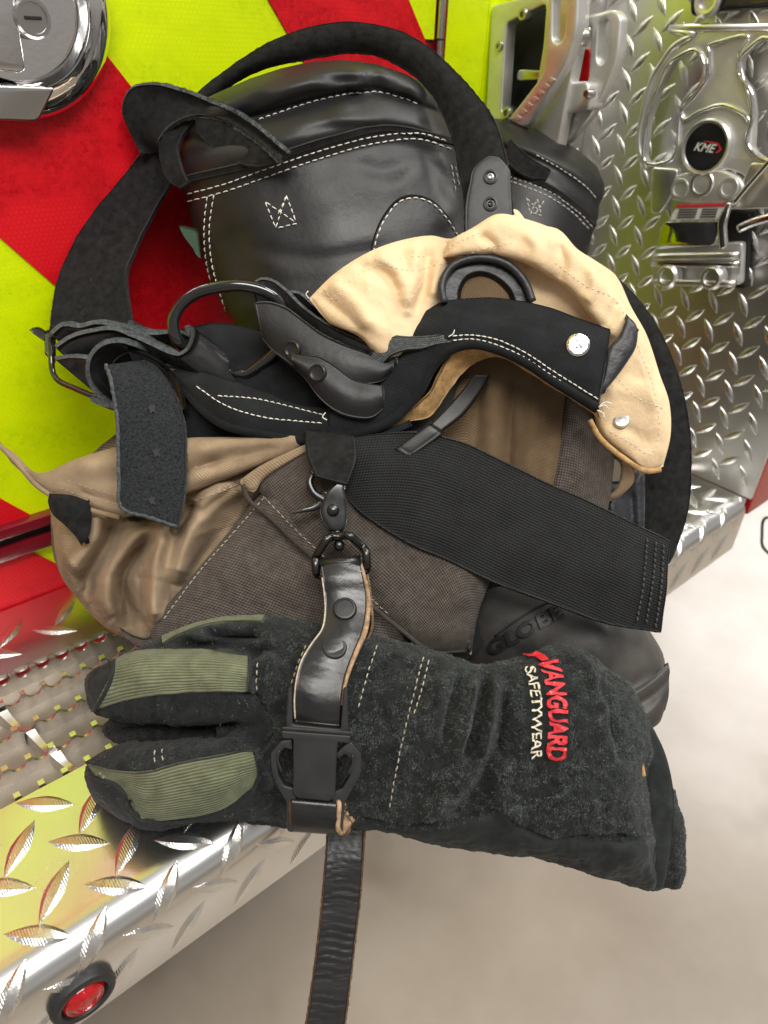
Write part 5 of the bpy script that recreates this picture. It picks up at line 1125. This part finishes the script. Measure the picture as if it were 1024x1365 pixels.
smooth_zone = inpoly(cu_, cv_, [(478, 1092), (540, 1104), (600, 1100), (668, 1078), (690, 1098), (740, 1114), (870, 1122), (950, 1230), (400, 1200)])
tipz = inpoly(cu_, cv_, [(100, 1030), (150, 1046), (172, 1070), (186, 1092), (150, 1110), (90, 1080)]) | inpoly(cu_, cv_, [(100, 900), (150, 878), (152, 900), (138, 935), (112, 950)])
hand.data.polygons.foreach_set('material_index', (smooth_zone | tipz).astype(np.int32))
bg1 = bvh_of(hand)
# cuff edges: folded layers of the open gauntlet
def fold_layer(name, cols, z, par, m, th=.003, **kw): return sheet(name, cols, z, th, m, par, 40, 12, wob=(lambda P: gw(P)*.0008+gm(P)*.0003, 1.), **kw)
cf1 = fold_layer('cuff_fold', [[(826, 915), (842, 932), (862, 955)], [(848, 975), (866, 982), (886, 1002)], [(858, 1035), (878, 1040), (898, 1056)], [(862, 1095), (880, 1098), (897, 1106)], [(862, 1150), (878, 1150), (891, 1152)], [(862, 1182), (874, 1188), (886, 1184)]], .366, G1, K['glovesmooth'], bulge=.003)
tube('lining_peek', [(851, 1004, .3545), (855, 1018, .354), (858, 1034, .3545)], .0011, K['facing'], G1, 14, seg=8)
olive_kw = dict(noise=None)
def knit(rows, nu=24, nv=60, off=.0010):
    G = grid([[(p[0], p[1], 0) for p in r] for r in rows], nu, nv)[..., :2]; P = conform(bg1, G, off, 4)
    nz = Wob(8, 700, 41, 1)(P)*.00010
    return solid('olive_knit_patch', P, .0016, K['olive'], G1, noise=nz)
kp_ = [knit([[(150, 880), (185, 869), (240, 867), (285, 868), (330, 876)], [(146, 905), (185, 898), (240, 896), (285, 896), (330, 899)], [(122, 948), (168, 933), (240, 923), (285, 921), (329, 921)]]),
    knit([[(117, 1019), (150, 1027), (188, 1030), (240, 1018), (290, 1008), (336, 1001)], [(128, 1034), (160, 1042), (195, 1055), (245, 1048), (295, 1038), (342, 1024)], [(150, 1040), (172, 1062), (188, 1088), (240, 1089), (300, 1075), (338, 1046)]]),
    knit([[(216, 850), (238, 840), (270, 829), (305, 823), (356, 821)], [(218, 858), (240, 846), (270, 835), (305, 829), (350, 829)]], 8, 50)]
bgk = bvh_of(hand, *kp_)
def seam(pts, r=.0011, m='glovesmooth', par=G1):
    P = [hit(bgk, u, v) for u, v in [tuple(q[:2]) for q in crv(np.array(pts, float), 24)]]; P = [h[0]+h[1]*r*.2 for h in P if h]
    return tubeP('seam_piping', P, r, K[m], par, 8)
seam([(112, 1028), (130, 1038), (150, 1043), (165, 1056), (174, 1072), (187, 1091)]); seam([(152, 880), (150, 900), (140, 925), (124, 950)])
seam([(188, 1092), (240, 1095), (300, 1082), (338, 1056), (344, 1030)], .0009); seam([(332, 878), (333, 900), (331, 922)], .0008)
stitches('glove_stitching', [[(565, 876), (558, 900), (546, 950), (534, 1000), (524, 1050), (519, 1078)], [(572, 880), (562, 920), (550, 960)], [(503, 860), (493, 890), (484, 920), (476, 950)], [(408, 860), (396, 890), (388, 912)], [(344, 884), (341, 930)], [(206, 1000), (206, 1024)], [(217, 998), (217, 1020)]], K['threadtan'], G1, bgk, ln=6.5, gap=3.4, r=.00034)
print_on('red_lettering', bg1, 'VANGUARD', None, None, (24, -3), K['redprint'], G1, off=.0012, shear=.25, bold=.035, path=[(719, 884), (726, 905), (730, 930), (732, 955), (731, 985), (730, 1014)])
sheet_pts = [(697, 874), (704, 870), (716, 870), (726, 876), (732, 882), (724, 884), (716, 878), (706, 875)]
V = []
for u, v in sheet_pts:
    h = hit(bg1, u, v) or hit(bg1, u+3, v+8)
    if h: V.append(h[0]+h[1]*.0014)
ob('red_flash', V, [tuple(range(len(V)))], K['redprint'], G1, smooth=False)
print_on('cream_lettering', bg1, 'SAFETYWEAR', None, None, (14, -1), K['cream'], G1, off=.0012, bold=.012, path=[(700, 891), (706, 915), (709, 945), (708, 980), (708, 1011)])
letter = [(690, 862), (765, 862), (770, 1020), (700, 1020)]
skip = [(694, 870), (722, 864), (758, 900), (762, 1016), (705, 1016), (697, 890)]
def mk(U, V_):
    a = ~inpoly(U, V_, [(478, 1094), (540, 1106), (600, 1102), (668, 1080), (690, 1100), (740, 1116), (870, 1124), (950, 1230), (400, 1200)])
    for k_ in ([(118, 884), (330, 870), (330, 922), (140, 950)], [(117, 1019), (188, 1030), (336, 1001), (342, 1046), (188, 1090), (150, 1040)]): a &= ~inpoly(U, V_, k_)
    return a
fuzz('suede_nap', hand, 46000, K['fibre'], G1, .0024, .00008, comb=(-.3, -.1, -.7), mask=lambda U, V_: mk(U, V_) & ~inpoly(U, V_, skip) & ~inpoly(U, V_, [(300, 922), (345, 936), (358, 966), (352, 994), (300, 1010)]) & (U > 335), seed=4)
fuzz('suede_nap', hand, 14000, K['fibre'], G1, .0010, .00007, mask=lambda U, V_: mk(U, V_) & (U <= 335), seed=5)
fuzz('suede_nap', hand, 900, K['fibrewhite'], G1, .0022, .00008, mask=lambda U, V_: mk(U, V_) & ~inpoly(U, V_, skip), seed=6, cur=1)
fuzz('knit_nap', kp_[0], 1500, K['olive'], G1, .0012, .00008); fuzz('knit_nap', kp_[1], 1200, K['olive'], G1, .0010, .00008)
# the second glove
pal2 = RT([([(330, 900), (330, 980), (335, 1080)], .398, .010), ([(420, 870), (420, 980), (430, 1098)], .397, .015), ([(560, 880), (560, 1000), (570, 1110)], .399, .016), ([(700, 890), (700, 1000), (720, 1130)], .401, .016), ([(800, 910), (820, 1040), (850, 1170)], .402, .018),
    ([(866, 1000), (886, 1090), (896, 1186)], .399, .017), ([(884, 1036), (904, 1100), (906, 1188)], .397, .013), ([(900, 1054), (916, 1110), (911, 1184)], .396, .007)], 70, 44)
f4 = RT([([(380, 960), (380, 985), (380, 1010)], .398, .010), ([(300, 950), (300, 975), (300, 1000)], .399, .010), ([(200, 955), (200, 972), (200, 990)], .402, .008), ([(170, 965), (170, 972), (172, 980)], .404, .003)], 30, 20)
hand2, _, _ = glove_mesh('suede_hand', [pal2, f4], G2, .0022, [K['glove']], lambda P, U, V_: gw(P)*.001+gm(P)*.0006+gh(P)*.0003)
fuzz('suede_nap', hand2, 7000, K['fibre'], G2, .0018, .00009, mask=lambda U, V_: U > 840, seed=8)
# ================================================================ GLOVE STRAP
GS = thing('glove_strap', 'black leather glove strap with trigger snap, ring and plastic release buckle holding the gloves', 'glove strap', W(450, 800, .34), None)
tw = (lambda P: sw(P)*.0002+sf(P)*.00003, 1.)
# trigger snap
body = sheet('snap_body', [[(456, 638), (457, 640), (458, 643)], [(437, 655), (448, 652), (459, 654)], [(428, 672), (444, 670), (462, 668)], [(428, 688), (445, 688), (463, 690)], [(436, 702), (449, 704), (460, 702)], [(440, 709), (449, 710), (457, 709)]], .3640, .0052, K['blackmetal'], GS, 40, 20, bulge=.0015)
P = sphere_raw(W(444, 680, .3615), .0032, (C0-W(444, 680, .3615)), .7); ob('pivot', P[0], P[1], K['blackmetal'], GS)
G = crv([(417, 633, .367), (413, 642, .366), (418, 656, .3655), (430, 665, .3655), (444, 671, .3655)], 30)
tubeP('snap_hook', W(G[:, 0], G[:, 1], G[:, 2]), np.linspace(.0016, .0024, 30), K['blackmetal'], GS, 12)
G = crv([(390, 684, .364), (405, 680, .364), (420, 676, .365), (430, 668, .3655), (436, 656, .3655)], 30)
tubeP('trigger', W(G[:, 0], G[:, 1], G[:, 2]), np.linspace(.0006, .0028, 30), K['blackmetal'], GS, 12, flat=.6)
G = crv([(456, 645, .366), (462, 632, .369), (456, 616, .374), (438, 610, .377), (420, 620, .372), (417, 634, .368)], 24)
tubeP('snap_hook', W(G[:, 0], G[:, 1], G[:, 2]), .0016, K['blackmetal'], GS, 12)
P = sphere_raw(W(452, 727, .3625), .0030, (0, 0, 1)); ob('swivel_ball', P[0], P[1], K['blackmetal'], GS)
tube('swivel_post', [(449, 708, .3645), (451, 720, .3635)], .0018, K['blackmetal'], GS, 8)
hx = [(422, 768), (420, 744), (437, 716), (466, 713), (488, 733), (490, 762)]
G = [W(u, v, .3600+.0015*math.sin(i)) for i, (u, v) in enumerate(rounded(hx, 7, 4))]
tubeP('ring', np.array(G), .0021, K['blackmetal'], GS, 12, closed=True)
# strap down to the buckle
st1 = strap('leather_strap', [(429, 764, .3640), (428, 752, .3585), (430, 768, .3555), (433, 792, .3540), (434, 815, .3510), (430, 838, .3450), (416, 858, .3405), (403, 880, .3365), (396, 905, .3325), (393, 935, .3305), (394, 962, .3310)][1:],
    [(480, 764, .3640), (480, 748, .3590), (484, 770, .3565), (488, 792, .3550), (488, 815, .3520), (483, 842, .3465), (473, 866, .3420), (463, 892, .3375), (457, 915, .3335), (454, 940, .3310), (453, 968, .3315)][1:], .0026, K['strapleather'], GS, n=110, m=26, edge=K['edgetan'], wob=tw, crown=.0015, backmat=K['edgetan'])
tubeP('strap_cut_edge', W(*crv([(429.5, 770, .3550), (432.5, 792, .3535), (433.5, 815, .3505), (429.5, 838, .3445), (415.5, 858, .3400), (402.5, 880, .3360), (395.5, 905, .3320), (392.5, 935, .3300), (393.5, 958, .3305)], 60).T), .0004, K['edgepale'], GS, 6)
tubeP('strap_cut_edge', W(*crv([(481.5, 752, .3590), (486, 770, .3570), (490.5, 792, .3556), (490.5, 815, .3530), (486, 842, .3478), (476, 866, .3432), (466, 892, .3386), (459.5, 915, .3345), (456, 940, .3318)], 60).T), np.interp(np.linspace(0, 1, 60), [0, .3, .5, .8, 1], [.0008, .0013, .0016, .0010, .0006]), K['edgetan'], GS, 8)
strap('strap_back_layer', [(432, 756, .3655), (436, 800, .3625), (436, 835, .3600), (420, 870, .355)], [(487, 756, .3645), (493, 800, .3610), (494, 838, .3585), (478, 870, .353)], .0026, K['strapleather'], GS, n=50, m=12, edge=K['edgetan'], wob=tw)
tubeP('strap_bend', [W(428, 753, .3615), W(455, 752, .3612), W(481, 750, .3618)], .0040, K['strapleather'], GS, 20)
bst = bvh_of(st1)
p, n_ = hit(bst, 460, 812); lathe('strap_snap', p, n_, [(.0059, -.001), (.0058, .0010), (.0052, .0018), (.0044, .0019), (.0042, .0015), (.0001, .0016)], K['snapblack'], GS, 36)
p, n_ = hit(bst, 446, 862); n_ = n_+np.array([0, 0, .55]); n_ /= np.linalg.norm(n_); lathe('strap_snap', p-n_*.0016, n_, [(.0060, -.001), (.0060, .0012), (.0055, .0018), (.0046, .0019), (.0042, .0011), (.0001, .0011)], K['snapblack'], GS, 36)
# release buckle, built flat in its own plane
q0 = W(420, 1020, .3290); ex = W(470, 1025, .3300)-q0; ex /= np.linalg.norm(ex); ey = W(424, 960, .3290)-q0; ey -= ex*(ey@ex); ey /= np.linalg.norm(ey); en = np.cross(ex, ey)
if en@(C0-q0) < 0: en = -en
def bq(pts, h=0):
    o = []
    for u, v in pts:
        r_ = ray(u, v); t = ((q0+en*h-C0)@en)/(r_@en); P = C0+r_*t-q0; o.append((P@ex, P@ey))
    return o
def bplate(name, outs, h, th, m='plastic', bev=.0006, r=.0011, par=GS): return plate(name, [rounded(bq(o, h), r) for o in outs], (q0+en*h, ex, ey, en), th, K[m], par, bev)
bk_ = bplate('release_buckle', [[(376, 969), (468, 976), (466, 987), (450, 984), (447, 1056), (440, 1062), (398, 1058), (392, 1052), (392, 980), (378, 980)]], -.001, .0055)
bplate('side_arm', [[(390, 981), (376, 983), (362, 1000), (364, 1025), (374, 1048), (383, 1062), (384, 1102), (392, 1104), (390, 1066), (396, 1060), (396, 1046), (380, 1042), (373, 1028), (371, 1006), (380, 992), (392, 996)]], -.0025, .0050, par=bk_)
bplate('side_arm', [[(448, 1000), (458, 990), (468, 984), (482, 1002), (481, 1026), (470, 1046), (460, 1064), (457, 1104), (449, 1102), (450, 1068), (442, 1060), (446, 1050), (456, 1046), (466, 1030), (468, 1008), (460, 1000), (450, 1008)]], -.0025, .0050, par=bk_)
bplate('lower_bridge', [[(386, 1056), (458, 1058), (456, 1068), (386, 1066)]], -.0030, .0040, par=bk_)
bplate('upper_loop', [[(385, 914), (390, 912), (391, 962), (454, 968), (458, 916), (463, 914), (465, 978), (382, 972)]], -.0045, .0050, par=bk_)
bplate('latch_ridge', [[(376, 968), (470, 975), (469, 979), (376, 972)]], .0038, .0010, par=bk_, bev=.0003, r=.0005)
for pts in ([(372, 1000), (370, 1012), (376, 1030)], [(470, 1006), (470, 1018), (464, 1032)]):
    P = [q0+ex*a+ey*b+en*.0028 for a, b in bq(pts, .0028)]; tubeP('arm_rib', crv(np.array(P), 10), .0006, K['plastic'], bk_, 6)
# lower loop over the bar, raw edge at its right
G = []
cc = [(1061, .3290), (1065, .3262), (1076, .3248), (1090, .3248), (1102, .3262), (1108, .3295), (1106, .3350)]
strap('lower_loop', [(388, v, z) for v, z in cc], [(449+(1.5 if v < 1100 else 0), v+5, z) for v, z in cc], .0030, K['strapleather'], GS, n=50, m=20, edge=K['edgetan'], wob=tw)
sheet('raw_edge', [[(447, 1078), (452, 1072), (456, 1082)], [(448, 1092), (455, 1095), (463, 1090)], [(449, 1108), (460, 1111), (470, 1096)]], .3320, .003, K['edgetan'], GS, 12, 12, wob=(sf, .0004))
cr2 = Wob(6, 1, 77)
def crease(P):
    U, V_, Z = UVZ(P); s = V_+3*np.sin(U*.09+V_*.02); a = np.clip((V_-1130)/60, 0, 1)
    return a*(.00028*np.abs(np.sin(s*.26+.6*np.sin(V_*.05)))+.00013*np.sin(s*.61+U*.05))
tubeP('loop_cut_edge', W(*crv([(450, 1067, .3285), (452, 1072, .3262), (451, 1090, .3255), (451, 1106, .3268), (456, 1111, .3300)], 24).T), .0012, K['edgetan'], GS, 8)
tail = strap('hanging_tail', [(441, 1070, .385), (438, 1104, .374), (434, 1160, .366), (429, 1220, .366), (422, 1280, .367), (415, 1330, .368), (405, 1400, .370)], [(490, 1056, .386), (486, 1092, .375), (483, 1140, .367), (480, 1190, .367), (473, 1250, .368), (466, 1310, .369), (455, 1400, .372)], .0028, K['creased'], GS, n=260, m=26, edge=K['edgetan'], wob=(lambda P: -crease(P)+sf(P)*.0001, 1.))
fuzz('edge_fibre', tail, 500, K['edgetan'], GS, .0016, .00010, mask=lambda U, V_: (U > 466-(V_-1100)*.0+(1220-V_)*.1) & (V_ > 1120))
for o in list(S.objects):
    if o.type == 'MESH' and not o.data.polygons: bpy.data.objects.remove(o)
